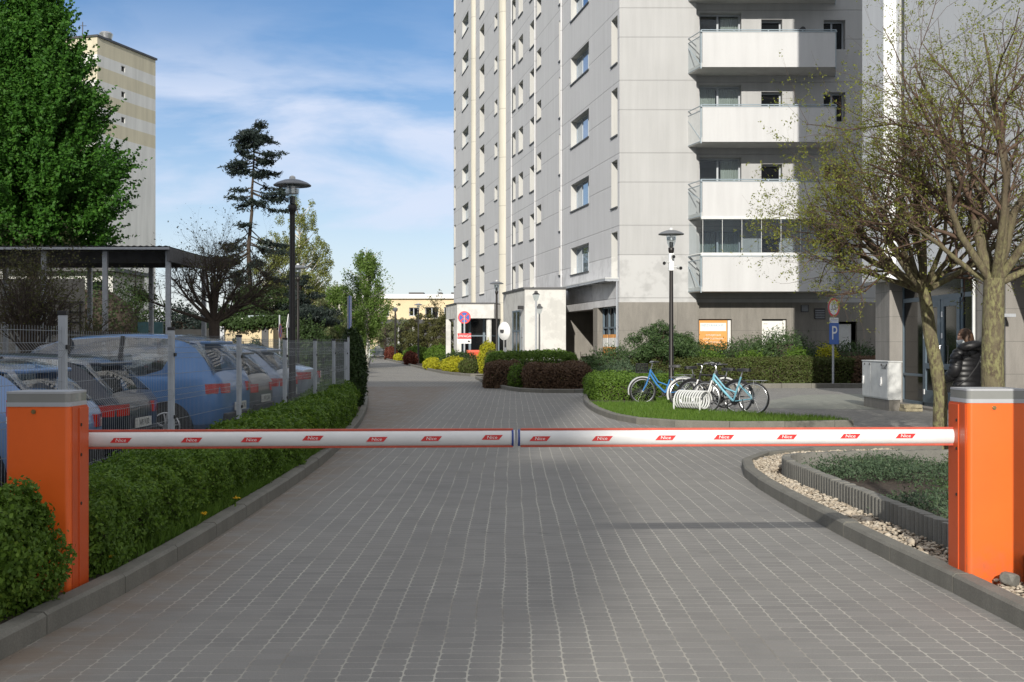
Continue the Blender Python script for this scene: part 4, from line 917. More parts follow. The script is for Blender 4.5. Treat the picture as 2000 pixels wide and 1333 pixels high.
mb = MB(); mb.bx(-24, -2, 119.5, 122, 3.5, 3.95); fbb(mb, 'canopy_roof', M['asphalt'])
for x in (-12.3, -10.4, -8.6, -6.6, -4.6):
    mb = MB(); mb.bx(x, x+.5, 120.4, 120.9, 0, 3.5); fbb(mb, 'pillar', M['white_wall'])
mb = MB(); mb.bx(-14, -3, 121.9, 121.98, 0, 2.9); fbb(mb, 'garage_door', M['sill'])
kk = .021; kx0, kx1 = -555*kk, -466*kk
ki = thing('kiosk', 'small flat roofed cream yellow kiosk overgrown with ivy behind the car park', 'kiosk', (kx0, 47.2, 0))
def kb(mb, n_, m_, par=None, **a): mb.xf(Matrix.Translation((-kx0, -47.2, 0))); return mb.build(n_, m_, par or ki, **a)
mb = MB(); mb.bx(kx0-2.2, kx1, 47.2, 50, 0, 2.42); kb(mb, 'wall', M['cream'])
mb = MB(); mb.bx(kx0-2.3, kx1+.15, 46.9, 50.2, 2.42, 2.52); mb.bx(kx0+.9, kx1+.1, 46.95, 50, 2.52, 2.64, 1); kb(mb, 'roof', [M['offwhite'], M['rail']])
mb = MB(); mb.bx(-488*kk, -475*kk, 47.14, 47.2, 0, 2.16); kb(mb, 'door', M['sill'])
mb = MB(); mb.bx(-568*kk, -560*kk, 47.05, 47.2, 0, 2.2); kb(mb, 'pillar', M['galv'])
mb = MB(); front_text(mb, 'T.MMW', -545*kk, 47.18, 2.02, .2, 0); front_text(mb, 'HTTPS 75', -545*kk, 47.18, 1.84, .16, 0); kb(mb, 'lettering', M['sill'])
# pavilion: corrugated roof on grey columns
pv = thing('pavilion', 'dark open pavilion with corrugated flat roof on grey columns behind the parked cars', 'pavilion', (-9, 24, 0))
def pb(mb, n_, m_, par=None, **a): mb.xf(Matrix.Translation((9, -24, 0))); return mb.build(n_, m_, par or pv, **a)
zt = 3.52; mb = MB(); n = 150; x0, x1 = -17, -7.15; pr = []
for i in range(n+1): pr.append((x0+(x1-x0)*i/n, zt+.02*(i % 2)))
y0, y1 = 24.0, 27.6; vs = [(x, y, z+dz) for y in (y0, y1) for dz in (0, .01) for x, z in pr]; k = n+1
mb.add(vs, [(i, i+1, 2*k+i+1, 2*k+i) for i in range(n)]+[(k+i, k+i+1, 3*k+i+1, 3*k+i) for i in range(n)]); mb.bx(x0, x1, y0, y0+.05, zt-.055, zt-.005, 1); mb.bx(x1-.06, x1, y0+.06, y1, zt-.3, zt-.005, 2)
for y in np.arange(y0+1.2, y1, 1.6): mb.bx(x0, x1-.06, y, y+.1, zt-.25, zt-.01, 2)
M['roofsheet'] = mat('roof_sheet', (.10, .10, .105), .6, var=.2); pb(mb, 'roof', [M['roofsheet'], M['galv'], M['roofsheet']])
for x, y in ((-9.87, 24.3), (-8.58, 24.3), (-7.25, 24.3), (-11.4, 24.3), (-8.55, 27.3), (-10.0, 27.3), (-7.3, 27.3), (-12, 27.3)):
    mb = MB(); mb.bx(x-.05, x+.05, y-.05, y+.05, 0, zt-.06); pb(mb, 'column', M['galv'], bevel=.01)
mb = MB(); mb.bx(-16, -11.9, 32.0, 32.1, 0, 3.3, 0)
for x in np.arange(-13.4, -11.9, .28): mb.bx(x, x+.03, 31.95, 32, .4, 2.6, 1)
for z in np.arange(.4, 2.7, .28): mb.bx(-13.4, -11.9, 31.95, 31.995, z, z+.03, 1)
mb.bx(-10.4, -9.7, 32, 32.05, 0, 2.1, 2); mb.bx(-9.5, -8.2, 32.3, 32.35, 0, 1.9, 0); M['teal'] = mat('teal_panel', (.06, .13, .14), .35, var=.2); pb(mb, 'back_panel', [M['plinth'], M['black'], M['teal']])
wh = thing('house', 'low white building glimpsed under the pavilion roof', 'house', (-21.4, 58, 0)); mb = MB(); mb.bx(-4, 1.3, 0, 5, 0, 5.1); mb.build('wall', M['white_wall'], wh)
mb = MB()
for x in (-3, -1.2, .2): mb.bx(x, x+.8, -.03, 0, 3.3, 4.6)
mb.build('window', M['pane_dark'], wh); mb = MB(); mb.bx(-4.3, 1.6, -.6, 5.3, 5.1, 5.3); mb.build('roof', M['sill'], wh)

# ------------------------------------------------------------------ right flower bed: palisade edging, pebbles, junipers, grey rock
pp = [(3.15, 6.0), (3.12, 8.3), (3.06, 9.5), (3.02, 11.3), (3.0, 12.9), (3.25, 13.45), (4.2, 13.75), (5.6, 14.0), (7.2, 14.1)]
P = resample(smooth_path(pp), .085); mb = MB()
for a, b in zip(P, P[1:]):
    L = math.hypot(b[0]-a[0], b[1]-a[1])
    if L < .03: continue
    tx, ty = (b[0]-a[0])/L, (b[1]-a[1])/L; nx, ny = ty, -tx; h = .235+random.uniform(-.006, .006)
    f = lambda u, v: (a[0]+tx*u+nx*v, a[1]+ty*u+ny*v)
    mb.prism([f(0, 0), f(.010, -.018), f(.030, -.028), f(L-.030, -.028), f(L-.010, -.018), f(L, 0), f(L, .07), f(0, .07)], .0, h)
tag(mb.build('palisade_edging', M['palisade']), 'low ribbed concrete palisade edging between the pebbles and the junipers', 'edging')
PB = [(2.72, 6.2), (2.68, 8.2), (2.64, 9.8), (2.62, 11.6), (2.67, 13.0), (2.95, 14.3), (3.7, 15.2), (5.2, 15.7), (5.2, 14.1), (3.2, 13.6), (2.94, 12.9), (2.96, 11.3), (3.0, 9.5), (3.06, 8.3), (3.1, 6.0)]
ico = bmesh.new(); bmesh.ops.create_icosphere(ico, subdivisions=1, radius=1); iv = np.array([v.co for v in ico.verts]); ifc = np.array([[v.index for v in f.verts] for f in ico.faces]); ico.free()
p2 = np.concatenate([poly_pts(PB, 7400), poly_pts([(2.85, 6.0), (4.2, 6.0), (4.2, 7.1), (3.15, 7.1)], 500)]); n = len(p2); V = iv[None]*(1+RNG.normal(size=(n, 12, 1))*.16)
sz = .0112*np.exp(RNG.normal(size=(n, 1, 1))*.38); V = V*sz*np.stack([RNG.uniform(.9, 1.9, n), RNG.uniform(.9, 1.5, n), RNG.uniform(.5, .9, n)], 1)[:, None]
a = RNG.random(n)*6.283; ca, sa = np.cos(a)[:, None], np.sin(a)[:, None]; V = np.stack([V[:, :, 0]*ca-V[:, :, 1]*sa, V[:, :, 0]*sa+V[:, :, 1]*ca, V[:, :, 2]], 2)
V += np.concatenate([p2, .058+RNG.random((n, 1))*.028], 1)[:, None]; me = npmesh('pebbles', V.reshape(-1, 3), (ifc[None]+12*np.arange(n)[:, None, None]).reshape(-1, 3)); me.materials.append(L_['pebble'])
tag(link('pebbles', me), 'pale pebbles between kerb and palisade edging', 'pebbles', kind='stuff')
bm = bmesh.new(); bmesh.ops.create_icosphere(bm, subdivisions=3, radius=1)
for v in bm.verts:
    v.co = Vector((max(-.8, min(.8, v.co.x)), max(-.75, min(.75, v.co.y)), max(-.7, min(.62, v.co.z))))
    c_ = np.array([v.co])*1.0; v.co *= 1+.12*nz(c_, .45, 3)[0]; v.co = Vector((v.co.x*.075, v.co.y*.06, v.co.z*.055))
me = bpy.data.meshes.new('rock'); bm.to_mesh(me); bm.free(); me.materials.append(M['palisade']); o = link('rock', me); o.location = (2.965, 6.86, .115); o.rotation_euler = (.1, .15, .7)
tag(o, 'angular grey rock on the pebbles at the foot of the sunlit orange cabinet', 'rock')
jun = [(3.75, 12.6, .6, .55, .26), (4.55, 12.2, .75, .6, .24), (4.6, 10.6, .85, .8, .26), (3.7, 9.9, .6, .7, .2), (5.6, 11.6, .9, .8, .24), (5.5, 9.7, .8, .7, .26), (6.6, 12.6, .9, .7, .25), (4.3, 13.2, .5, .35, .2), (5.5, 13.1, .8, .5, .24)]
jl = ['low green juniper nearest the corner of the palisade edging', 'spreading juniper in the middle of the bed behind the edging', 'wide juniper mound in the centre of the bed', 'low juniper mound pressed against the ribbed edging', 'bluish juniper mound before the leaning tree', 'juniper mound half hidden behind the sunlit cabinet', 'low juniper near the lichen covered trunk', 'small juniper at the far edge of the bed under the boom', 'juniper strip below the boom beside the leaning trunk']
for i, (x, y, rx, ry, h) in enumerate(jun):
    bush('juniper', jl[i], 'shrub', x, y, rx*.84, ry*.86, h*.8, 4400, .036, .012, L_['juni_blue' if i % 3 != 2 else 'juni'], 'creeping junipers in the flower bed', bump=.42, seed=20+i, z=.06, cz=.3, spiky=.06, core=False, f=2.2)

# ------------------------------------------------------------------ two budding trees on the right
def budding(name, label, loc, trunk, head_r, limbs, seed, c, lmn, lsz, leaf_keep=1.0):
    random.seed(seed); root = tree_thing(name, label, 'tree', loc, 'budding trees by the entrance'); segs, tips = [], []
    T = [Vector(p) for p in trunk]; K = len(T)
    r0, r1 = head_r
    for i in range(K-1): segs.append((T[i], T[i+1], r0+(r1-r0)*i/(K-1), r0+(r1-r0)*(i+1)/(K-1), -1))
    for d, L, r in limbs: grow(T[-1]-Vector((0, 0, .08)), Vector(d).normalized(), L, r, 0, c, segs, tips)
    seg_part('trunk', [s for s in segs if s[4] < 0], M['bark_lichen'], root, .02, None, 12)
    seg_part('limbs', [s for s in segs if s[4] == 0], M['bark_lichen'], root, .02, None, 9); seg_part('branches', [s for s in segs if s[4] > 0], M['twig'], root, .02)
    P, D = [], []
    for p, d, lv in tips:
        if random.random() > leaf_keep: continue
        for _ in range(lmn): P.append(p+Vector((random.gauss(0, .02), random.gauss(0, .02), random.gauss(0, .02)))); D.append(d)
    leaf_part('crown', np.array(P), np.array(D), lsz, lsz*.5, L_['fresh'], root, bias=.3)
    return root
C1 = dict(n=[5, 5, 4, 3], wig=[.10, .16, .20, .22], up=[.03, .02, .04, .06], kids=[7, 5, 4, 0], ang=[40, 45, 42, 0], angv=14, len=[.66, .54, .5, 0], rad=[.72, .64, .64, 0], leaflev=0, end=.4)
C1['from'] = [.22, .12, .1, 0]
lim = []
rr = random.Random(4)
for i in range(15):
    a = i*2.4+rr.uniform(-.3, .3); e = [.5, .75, 1.0, 1.3][i % 4]+rr.uniform(-.12, .1); lim.append(((math.cos(a)*math.cos(e), math.sin(a)*math.cos(e), math.sin(e)), 1.72*(1+.2*math.sin(e)), .042))
lim += [((-.95, -.1, .42), 1.75, .042), ((-.9, .1, .7), 1.95, .045), ((-.7, -.3, .95), 2.0, .045), ((-.98, .2, .6), 1.85, .04), ((-.5, -.1, 1), 2.2, .045)]
k1 = .00707; x0, y0 = 840*k1, F*k1
budding('budding_tree', 'slim leaning tree with mottled trunk and wide budding crown before the entrance doors', (x0, y0, .05),
        [(0, 0, 0), (-.03, 0, .35), (-.02, 0, .75), (-.08, 0, 1.15), (-.17, 0, 1.6), (-.22, 0, 2.0), (-.26, 0, 2.25)], (.10, .082), lim, 11, C1, 5, .032, .68)
C2 = dict(n=[7, 6, 5, 3], wig=[.13, .17, .2, .22], up=[.06, .03, .04, .06], kids=[8, 7, 4, 0], ang=[38, 44, 42, 0], angv=14, len=[.62, .52, .5, 0], rad=[.62, .62, .62, 0], leaflev=0, end=.35)
C2['from'] = [.2, .12, .1, 0]
k2 = .0062; x0, y0 = 940*k2, F*k2
lim = [((-.35, .1, 1), 3.0, .068), ((.12, -.1, 1), 3.2, .072), ((.35, .2, 1), 3.2, .07), ((-.75, -.1, .9), 2.6, .054), ((.6, -.2, .7), 2.6, .06), ((-.5, .4, .8), 2.4, .055), ((-.9, .2, .35), 1.9, .04), ((.9, .1, .5), 2.2, .05), ((0, .5, .9), 2.6, .06), ((-.25, -.4, .9), 2.3, .055)]
budding('budding_tree', 'stout upright tree with pale lichen trunk and budding crown behind the sunlit orange cabinet', (x0, y0, .05),
        [(0, 0, 0), (0, 0, .6), (-.01, 0, 1.2), (0, 0, 1.8), (.01, 0, 2.25)], (.145, .12), lim, 23, C2, 5, .031, .68)

# ------------------------------------------------------------------ street lamps
def lamp(label, x, y, H=4.35):
    t = thing('street_lamp', label, 'street lamp', (x, y, 0), 0, 'round topped street lamps along the drive')
    p = MB(); p.lathe([(.10, 0), (.10, .05), (.068, .09), (.062, .9), (.058, .92), (.046, H-.68), (.048, H-.62), (.07, H-.58), (.075, H-.50), (.06, H-.48)], 0, 0, 16); p.build('pole', M['lamp_pole'], t, smooth=True)
    s = MB(); s.lathe([(.0, H-.13), (.30, H-.155), (.315, H-.165), (.318, H-.15), (.26, H-.11), (.14, H-.065), (.06, H-.05)], 0, 0, 28); s.build('lamp_shade', M['lamp_shade'], t, smooth=True)
    s = MB(); s.lathe([(.055, H-.05), (.05, H-.01), (.02, H+.01)], 0, 0, 14); s.build('finial', M['offwhite'], t, smooth=True)
    g = MB(); g.lathe([(.062, H-.47), (.105, H-.36), (.122, H-.24), (.122, H-.16)], 0, 0, 20); gl = g.build('lamp_glass', M['lampglass'], t, smooth=True)
    b = MB(); b.lathe([(.045, H-.47), (.05, H-.36), (.035, H-.34)], 0, 0, 12, 0); b.lathe([(.105, H-.30), (.108, H-.22), (.02, H-.21)], 0, 0, 18, 1); b.build('reflector', [M['black'], M['steel']], gl, smooth=True); return t
lamp('tall dark lamp post in front of the conifer and behind the mesh fence', -429*.0087, F*.0087)
l2 = lamp('dark lamp post with white cameras standing in the grass by the bikes', 311*.01262, F*.01262)
cm = thing('security_camera', 'white security camera cluster clamped on the lamp post by the bikes', 'camera', (311*.01262, F*.01262, 3.5))
b = MB(); b.rbox(-.07, .07, -.075, .075, -.2, .22, .03); b.build('housing', M['white'], cm, smooth=True)
for x, z, s_ in ((-.2, .0, -1), (.2, -.12, 1), (.03, .16, 0)):
    b = MB(); b.cyl((0, -.05, z), (x*.7, -.1, z), .015); b.cyl((x*.75, -.02, z+.01), (x*1.0, -.22, z-.03), .042, .05, 12, 0); b.cyl((x*1.0, -.22, z-.03), (x*1.02, -.235, z-.035), .043, .04, 12, 1); b.build('camera_head', [M['offwhite'], M['black']], cm, smooth=True)
lamp('small dark lamp post seen behind the tall lamp against the trees', -418*.0183, F*.0183)
lamp('lamp post standing in front of the white entrance block', -30*.0232, F*.0232)
lamp('far lamp post at the end of the drive before the cream house', -183*.0363, F*.0363)
t = thing('street_lamp', 'thin black pole lamp beside the birch at the end of the drive', 'street lamp', (-228*.043, F*.043)); mb = MB(); mb.cyl((0, 0, 0), (0, 0, 4.1), .09, .07); mb.build('pole', M['lamp_pole'], t, smooth=True); mb = MB(); mb.lathe([(.05, 4.1), (.2, 4.25), (.22, 4.4), (.05, 4.5)], 0, 0, 14); mb.build('lamp_head', M['lamp_shade'], t, smooth=True)
k = .0212; t = thing('lantern', 'slim grey lantern post against the white entrance block wall', 'lantern', (47*k, F*k)); mb = MB(); mb.cyl((0, 0, 0), (0, 0, 3.25), .05, .035); mb.build('pole', M['galv'], t, smooth=True)
mb = MB(); mb.lathe([(.05, 3.25), (.08, 3.28), (.15, 3.5), (.15, 3.52)], 0, 0, 6, 0); mb.lathe([(.16, 3.52), (.07, 3.6), (.06, 3.66), (.0, 3.68)], 0, 0, 6, 1); mb.build('lantern_head', [M['lampglass'], M['black']], t)

# ------------------------------------------------------------------ signs
M['blue'] = mat('sign_blue', (.015, .10, .42), .35, var=.05); M['sign_red'] = mat('sign_red', (.62, .035, .04), .35, var=.05); M['signback'] = mat('sign_back', (.33, .35, .38), .5, metal=.2, var=.1)
def disc(mb, r, y, z, m, r0=0, n=32, x=0):
    P = [(x+r*math.cos(2*math.pi*i/n), y, z+r*math.sin(2*math.pi*i/n)) for i in range(n)]
    if r0: Q = [(x+r0*math.cos(2*math.pi*i/n), y, z+r0*math.sin(2*math.pi*i/n)) for i in range(n)]; mb.add(P+Q, [(i, (i+1) % n, n+(i+1) % n, n+i) for i in range(n)], m)
    else: mb.add(P, [tuple(range(n))], m)
def plate_disc(mb, r, z, m, x=0): mb.cyl((x, -.03, z), (x, -.02, z), r, n=32, m=m)
def nostop(t, r, z):
    mb = MB(); plate_disc(mb, r, z, 3); disc(mb, r, -.032, z, 0); disc(mb, r*.78, -.034, z, 1)
    for a in (45, 135):
        c, s = math.cos(R(a)), math.sin(R(a)); w = r*.11; l = r*.80; mb.add([(c*l*i-s*w*j, -.036, z+s*l*i+c*w*j) for i, j in ((-1, -1), (1, -1), (1, 1), (-1, 1))], [(0, 1, 2, 3)], 0)
    return mb.build('sign_plate', [M['sign_red'], M['blue'], M['white'], M['signback']], t)
def pole(t, h, r=.03):
    mb = MB(); mb.cyl((0, 0, 0), (0, 0, h), r, n=12); return mb.build('pole', M['galv'], t, smooth=True)
k = .0272; t = thing('no_stopping_sign', 'round blue no stopping sign with red cross above two plates on grey pole', 'road sign', (-93*k, F*k)); pole(t, 3.0, .05); nostop(t, .335, CH+49.5*k)
mb = MB(); z = CH+13*k; mb.bx(-.36, .36, -.07, -.055, z-.15, z+.15, 0); front_text(mb, 'UWAGA', 0, -.075, z, .19, 1); mb.build('red_plate', [M['sign_red'], M['white']], t)
mb = MB(); z = CH+3.2*k; mb.bx(-.36, .36, -.07, -.055, z-.125, z+.125, 1); front_text(mb, 'NIE DOTYCZY', -.08, -.075, z+.05, .07, 2); front_text(mb, 'MIESZKANCOW', -.08, -.075, z-.04, .065, 2); mb.bx(.18, .32, -.075, -.07, z-.06, z, 2); mb.bx(.2, .28, -.075, -.07, z, z+.04, 2); mb.build('white_plate', [M['sign_red'], M['white'], M['black']], t)
k = .0172; t = thing('weight_limit_sign', 'round 3.5 tonne limit sign above blue parking sign by the hedge', 'road sign', (627*k, F*k), R(38)); pole(t, 2.95, .035)
mb = MB(); z = CH+69*k; plate_disc(mb, .32, z, 3); disc(mb, .32, -.032, z, 0); disc(mb, .24, -.034, z, 1); front_text(mb, '3,5', -.02, -.038, z, .26, 2, bold=.95); front_text(mb, 't', .17, -.038, z-.08, .12, 2); mb.build('sign_plate', [M['sign_red'], M['white'], M['black'], M['signback']], t)
mb = MB(); z = CH+44*k; mb.bx(-.23, .23, -.05, -.035, z-.085, z+.085, 0); mb.bx(-.19, .19, -.054, -.05, z-.03, z-.015, 1); mb.bx(-.19, .19, -.054, -.05, z+.03, z+.04, 2); mb.build('white_plate', [M['white'], M['blue'], M['black']], t)
mb = MB(); z = CH+18*k; mb.bx(-.26, .26, -.05, -.035, z-.36, z+.36, 0); front_text(mb, 'P', 0, -.054, z, .66, 1, bold=1.0); mb.build('parking_plate', [M['blue'], M['white']], t, bevel=.01)
k = .0187; t = thing('traffic_mirror', 'white round dish shaped disc turned sideways on a grey pole by the lamp', 'mirror', (-13*k, F*k), R(-48)); pole(t, 1.35, .04)
mb = MB(); pr = [(.0, .0), (.12, -.008), (.24, -.035), (.32, -.075), (.335, -.08)]; nn_ = 28
mb.add([(r*math.cos(2*math.pi*j/nn_), -.06+d*-1-.08, 1.95+r*math.sin(2*math.pi*j/nn_)) for r, d in pr[1:] for j in range(nn_)], [(i*nn_+j, i*nn_+(j+1) % nn_, (i+1)*nn_+(j+1) % nn_, (i+1)*nn_+j) for i in range(3) for j in range(nn_)]+[tuple(range(nn_))])
mb.build('dish', M['white'], t, smooth=True); mb = MB(); mb.bx(-.07, .07, -.2, -.13, 1.9, 2.0); mb.bx(-.02, .02, -.03, .03, 1.3, 1.98); mb.build('bracket', M['sill'], t)
k = .0125; t = thing('direction_sign', 'narrow blue sign board seen edge on above the end of the mesh fence', 'road sign', (-319*k, F*k), R(93)); pole(t, 2.66, .035); mb = MB(); mb.bx(-.3, .3, -.05, -.03, 1.85, 2.66, 0); mb.bx(-.3, .3, -.03, -.026, 1.85, 2.66, 1); mb.build('sign_plate', [M['blue'], M['signback']], t)
k = .019; t = thing('no_stopping_sign', 'small no stopping sign turned almost edge on beside the cream kiosk', 'road sign', (-454*k, F*k), R(88)); pole(t, 2.55, .03); nostop(t, .28, 1.95)
t = thing('road_sign', 'tilted white sign back seen edge on by the tall lamp and kiosk', 'road sign', (-445*k, F*k+.6), R(84)); pole(t, 2.3, .025); mb = MB(); mb.add([(x, y, z) for x, z in ((-.24, 2.1), (.24, 2.1), (.0, 2.6)) for y in (-.05, -.03)], [(0, 2, 4), (1, 5, 3), (0, 1, 3, 2), (2, 3, 5, 4), (4, 5, 1, 0)]); mb.build('sign_plate', M['white'], t)

# ------------------------------------------------------------------ electrical cabinet, slabs, planter
t = thing('electrical_cabinet', 'pale grey two door electrical cabinet on a plinth by the entrance doors', 'electrical cabinet', (8.4, 25.7)); mb = MB(); mb.bx(.02, .27, .03, 1.87, 0, .24); mb.build('plinth', M['plinth'], t, bevel=.006)
mb = MB(); mb.bx(0, .29, 0, 1.9, .24, 1.08); mb.bx(-.02, .31, -.02, 1.92, 1.08, 1.11); c = mb.build('body', M['offwhite'], t, bevel=.008)
for y0 in (.02, 1.25):
    y1 = 1.22 if y0 < 1 else 1.88; mb = MB(); mb.bx(-.014, -.002, y0, y1, .27, 1.06); d = mb.build('door', M['galv'] if False else M['offwhite'], t, bevel=.004); hx = y0+.42 if y0 < 1 else y1-.12
    mb = MB(); mb.bx(-.045, -.015, hx-.03, hx+.03, .58, .74); mb.bx(-.05, -.02, hx-.02, hx+.02, .55, .6); mb.build('handle', M['white'], d, bevel=.006)
    mb = MB()
    for yy in (y0+.42, y0+.05): mb.bx(-.03, -.014, yy-.015, yy+.015, 1.0, 1.05)
    mb.build('hinge', M['sill'], d)
mb = MB(); mb.mesh(text_mesh('K560'), Matrix.Translation((-.018, .27, .965)) @ Matrix.Rotation(R(-90), 4, 'Z') @ Matrix.Rotation(R(90), 4, 'X') @ Matrix.Diagonal((.15, .13, .1, 1)), 0); mb.build('lettering', M['black'], t)
M['sandstone'] = concrete_mat('yellow_slab', (.42, .37, .25))
for i, l in enumerate(('yellowish paving slab lying on the ground beside the electrical cabinet', 'yellowish paving slab on top of another beside the electrical cabinet')):
    mb = MB(); mb.bx(-.2, .2, -.2, .2, 0, .075); o = mb.build('paving_slab', M['sandstone'], bevel=.01); o.location = (8.86+.01*i, 25.65-.02*i, .0+.077*i); o.rotation_euler = (0, 0, .15-.2*i); tag(o, l, 'slab', 'slabs stacked by the electrical cabinet')
k = .0275; M['planter'] = mat('planter_red', (.72, .09, .035), .45, var=.06); t = thing('planter', 'bright orange red plastic planter tub behind the yellow shrubs', 'planter', (-74*k, F*k)); mb = MB(); mb.loft([[(sx*w, sy*.22*w/.3, z) for sx, sy in ((-1, -1), (1, -1), (1, 1), (-1, 1))] for w, z in ((.33, .62), (.39, 1.0), (.42, 1.0), (.42, 1.13), (.37, 1.13), (.36, 1.06))]); mb.build('tub', M['planter'], t, bevel=.008); mb = MB(); mb.bx(-.3, .3, -.25, .25, 0, .62); mb.build('stand', M['plinth'], t)

# ------------------------------------------------------------------ bicycles and the spiral rack
def ring(mb, c, R_, r, n=40, m=0, nr=8, ax='y'):
    P = [(c[0]+R_*math.cos(2*math.pi*i/n), c[1], c[2]+R_*math.sin(2*math.pi*i/n)) for i in range(n)]; mb.tube(P, r, nr, m, closed=True)
def wheel(root, x, Rw, fm='steel', guard=None, rear=False):
    mb = MB(); ring(mb, (x, 0, Rw), Rw-.018, .018); ty = mb.build('tyre', M['black'], None, smooth=True)
    w = thing('wheel', None, None); w.parent = root; ty.parent = w
    mb = MB(); ring(mb, (x, 0, Rw), Rw-.045, .012); mb.cyl((x, -.04, Rw), (x, .04, Rw), .022, n=10)
    for i in range(28):
        a = 2*math.pi*i/28; mb.cyl((x, .03*(-1)**i, Rw), (x+(Rw-.045)*math.cos(a), 0, Rw+(Rw-.045)*math.sin(a)), .0014, n=3)
    mb.build('rim', M['steel'], w, smooth=True)
    if guard:
        P = [(x+(Rw+.02)*math.cos(a), 0, Rw+(Rw+.02)*math.sin(a)) for a in np.linspace(R(-15 if not rear else 20), R(120 if not rear else 200), 20)]; mb = MB(); mb.tube(P, .024, 6); mb.build('mudguard', M[guard], root, smooth=True)
def bike(label, x, y, hd, frame, fork, guard, basket=False, rack=True, step=True, Rw=.345, wb=1.06, lean=0, tilt=0):
    t = thing('bicycle', label, 'bicycle', (x, y, 0), hd, 'bicycles parked at the spiral rack'); t.rotation_euler = (lean, 0, hd)
    fr, rr_ = wb, 0.0; bb = (.44, 0, .29); head = (wb-.20, 0, .86); hl = (wb-.165, 0, .72); st = (.27, 0, .80)
    mb = MB()
    if step:
        mb.tube([(hl[0]-.0, 0, hl[2]+.05), (.66, 0, .50), (.52, 0, .36), bb], .026, 10); mb.tube([(head[0]+.005, 0, head[2]-.02), (.62, 0, .56), (.38, 0, .47)], .017, 8)
    else:
        mb.tube([(hl[0], 0, hl[2]), bb], .024, 10); mb.tube([(head[0]+.01, 0, head[2]-.04), st], .02, 8)
    mb.tube([bb, st], .02, 8); mb.tube([hl, head], .026, 10)
    for s in (1, -1): mb.tube([(0, .06*s, Rw), (bb[0]-.06, .045*s, bb[2])], .012, 6); mb.tube([(0, .06*s, Rw), (.31, .03*s, .64)], .011, 6)
    mb.build('frame', M[frame], t, smooth=True)
    mb = MB()
    for s in (1, -1): mb.tube([(wb-.155, .05*s, .70), (wb-.09, .055*s, .50), (wb, .055*s, Rw)], [.017, .016, .01], 8)
    mb.tube([(wb-.155, -.055, .70), (wb-.155, .055, .70)], .018, 8); mb.build('fork', M[fork], t, smooth=True)
    wheel(t, 0, Rw, guard=guard, rear=True); wheel(t, wb, Rw, guard=guard)
    mb = MB(); mb.tube([head, (head[0]-.04, 0, 1.0), (head[0]-.01, 0, 1.03)], .014, 8, 0); mb.tube([(head[0]-.17, -.30, 1.05), (head[0]-.02, -.22, 1.06), (head[0]+.02, -.06, 1.03), (head[0]+.02, .06, 1.03), (head[0]-.02, .22, 1.06), (head[0]-.17, .30, 1.05)], .012, 8, 0)
    for s in (1, -1): mb.tube([(head[0]-.18, .302*s, 1.05), (head[0]-.06, .245*s, 1.057)], .019, 8, 1); mb.tube([(head[0]-.03, .22*s, 1.05), (head[0]-.12, .25*s, 1.0)], .006, 5, 1)
    mb.build('handlebar', [M['steel'], M['black']], t, smooth=True)
    mb = MB(); mb.tube([st, (.235, 0, .93)], .014, 8, 1); mb.loft([[(xx, yy*w, .945+zz) for yy, zz in ((-1, -.03), (-.8, .025), (0, .035), (.8, .025), (1, -.03))] for xx, w in ((.08, .085), (.13, .10), (.2, .085), (.28, .04), (.36, .018))], 0); mb.build('saddle', [M['black'], M['steel']], t, smooth=True)
    mb = MB(); mb.lathe([(.09, 0), (.09, .006)], 0, 0, 24); mb.xf(Matrix.Translation((bb[0], -.055, bb[2])) @ Matrix.Rotation(R(90), 4, 'X'))
    for s in (1, -1): mb.tube([(bb[0], .07*s, bb[2]), (bb[0]+.14*s, .08*s, bb[2]-.09*s)], .010, 6); mb.bx(bb[0]+.14*s-.045, bb[0]+.14*s+.045, min(.08*s, .17*s), max(.08*s, .17*s), bb[2]-.09*s-.012, bb[2]-.09*s+.012)
    mb.tube([(bb[0], -.06, bb[2]+.09), (0, -.05, Rw+.04)], .005, 4); mb.tube([(bb[0], -.06, bb[2]-.09), (0, -.05, Rw-.04)], .005, 4); mb.build('crank', M['black'], t, smooth=True)
    if rack:
        mb = MB()
        for s in (1, -1): mb.tube([(.2, .05*s, .73), (-.28, .065*s, .73)], .006, 5); mb.tube([(0, .07*s, Rw), (-.03, .065*s, .73)], .005, 5); mb.tube([(0, .07*s, Rw), (-.22, .065*s, .73)], .005, 5)
        for xx in (-.28, -.15, 0, .12): mb.tube([(xx, -.06, .73), (xx, .06, .73)], .005, 5)
        mb.build('luggage_rack', M['steel'], t, smooth=True)
    mb = MB(); mb.tube([(.22, .06, .33), (.12, .2, .02)], .009, 6); mb.build('kickstand', M['black'], t)
    if basket:
        mb = MB(); x0_, x1_, z0_, z1_ = wb-.12, wb+.16, .78, 1.0
        for z in np.linspace(z0_, z1_, 7): mb.tube([(x0_, -.16, z), (x1_, -.16, z), (x1_, .16, z), (x0_, .16, z)], .004 if z < z1_ else .008, 4, closed=True)
        for u in np.linspace(0, 1, 9):
            for s in (1, -1): mb.tube([(x0_+(x1_-x0_)*u, .16*s, z0_), (x0_+(x1_-x0_)*u, .16*s, z1_)], .004, 4); mb.tube([(x0_ if s < 0 else x1_, -.16+.32*u, z0_), (x0_ if s < 0 else x1_, -.16+.32*u, z1_)], .004, 4)
        mb.bx(x0_+.01, x1_-.01, -.15, .15, z0_, z0_+.012); mb.build('basket', M['black'], t)
    return t
M['bike_blue'] = mat('bike_blue', (.045, .20, .48), .3, var=.04, coat=.5); M['bike_light'] = mat('bike_light_blue', (.20, .47, .58), .3, var=.04, coat=.5)
bike('light blue step-through bicycle nearest the pavement with a rear luggage rack', 5.06, 24.15, math.atan2(.52, -.86), 'bike_light', 'white', None, Rw=.35)
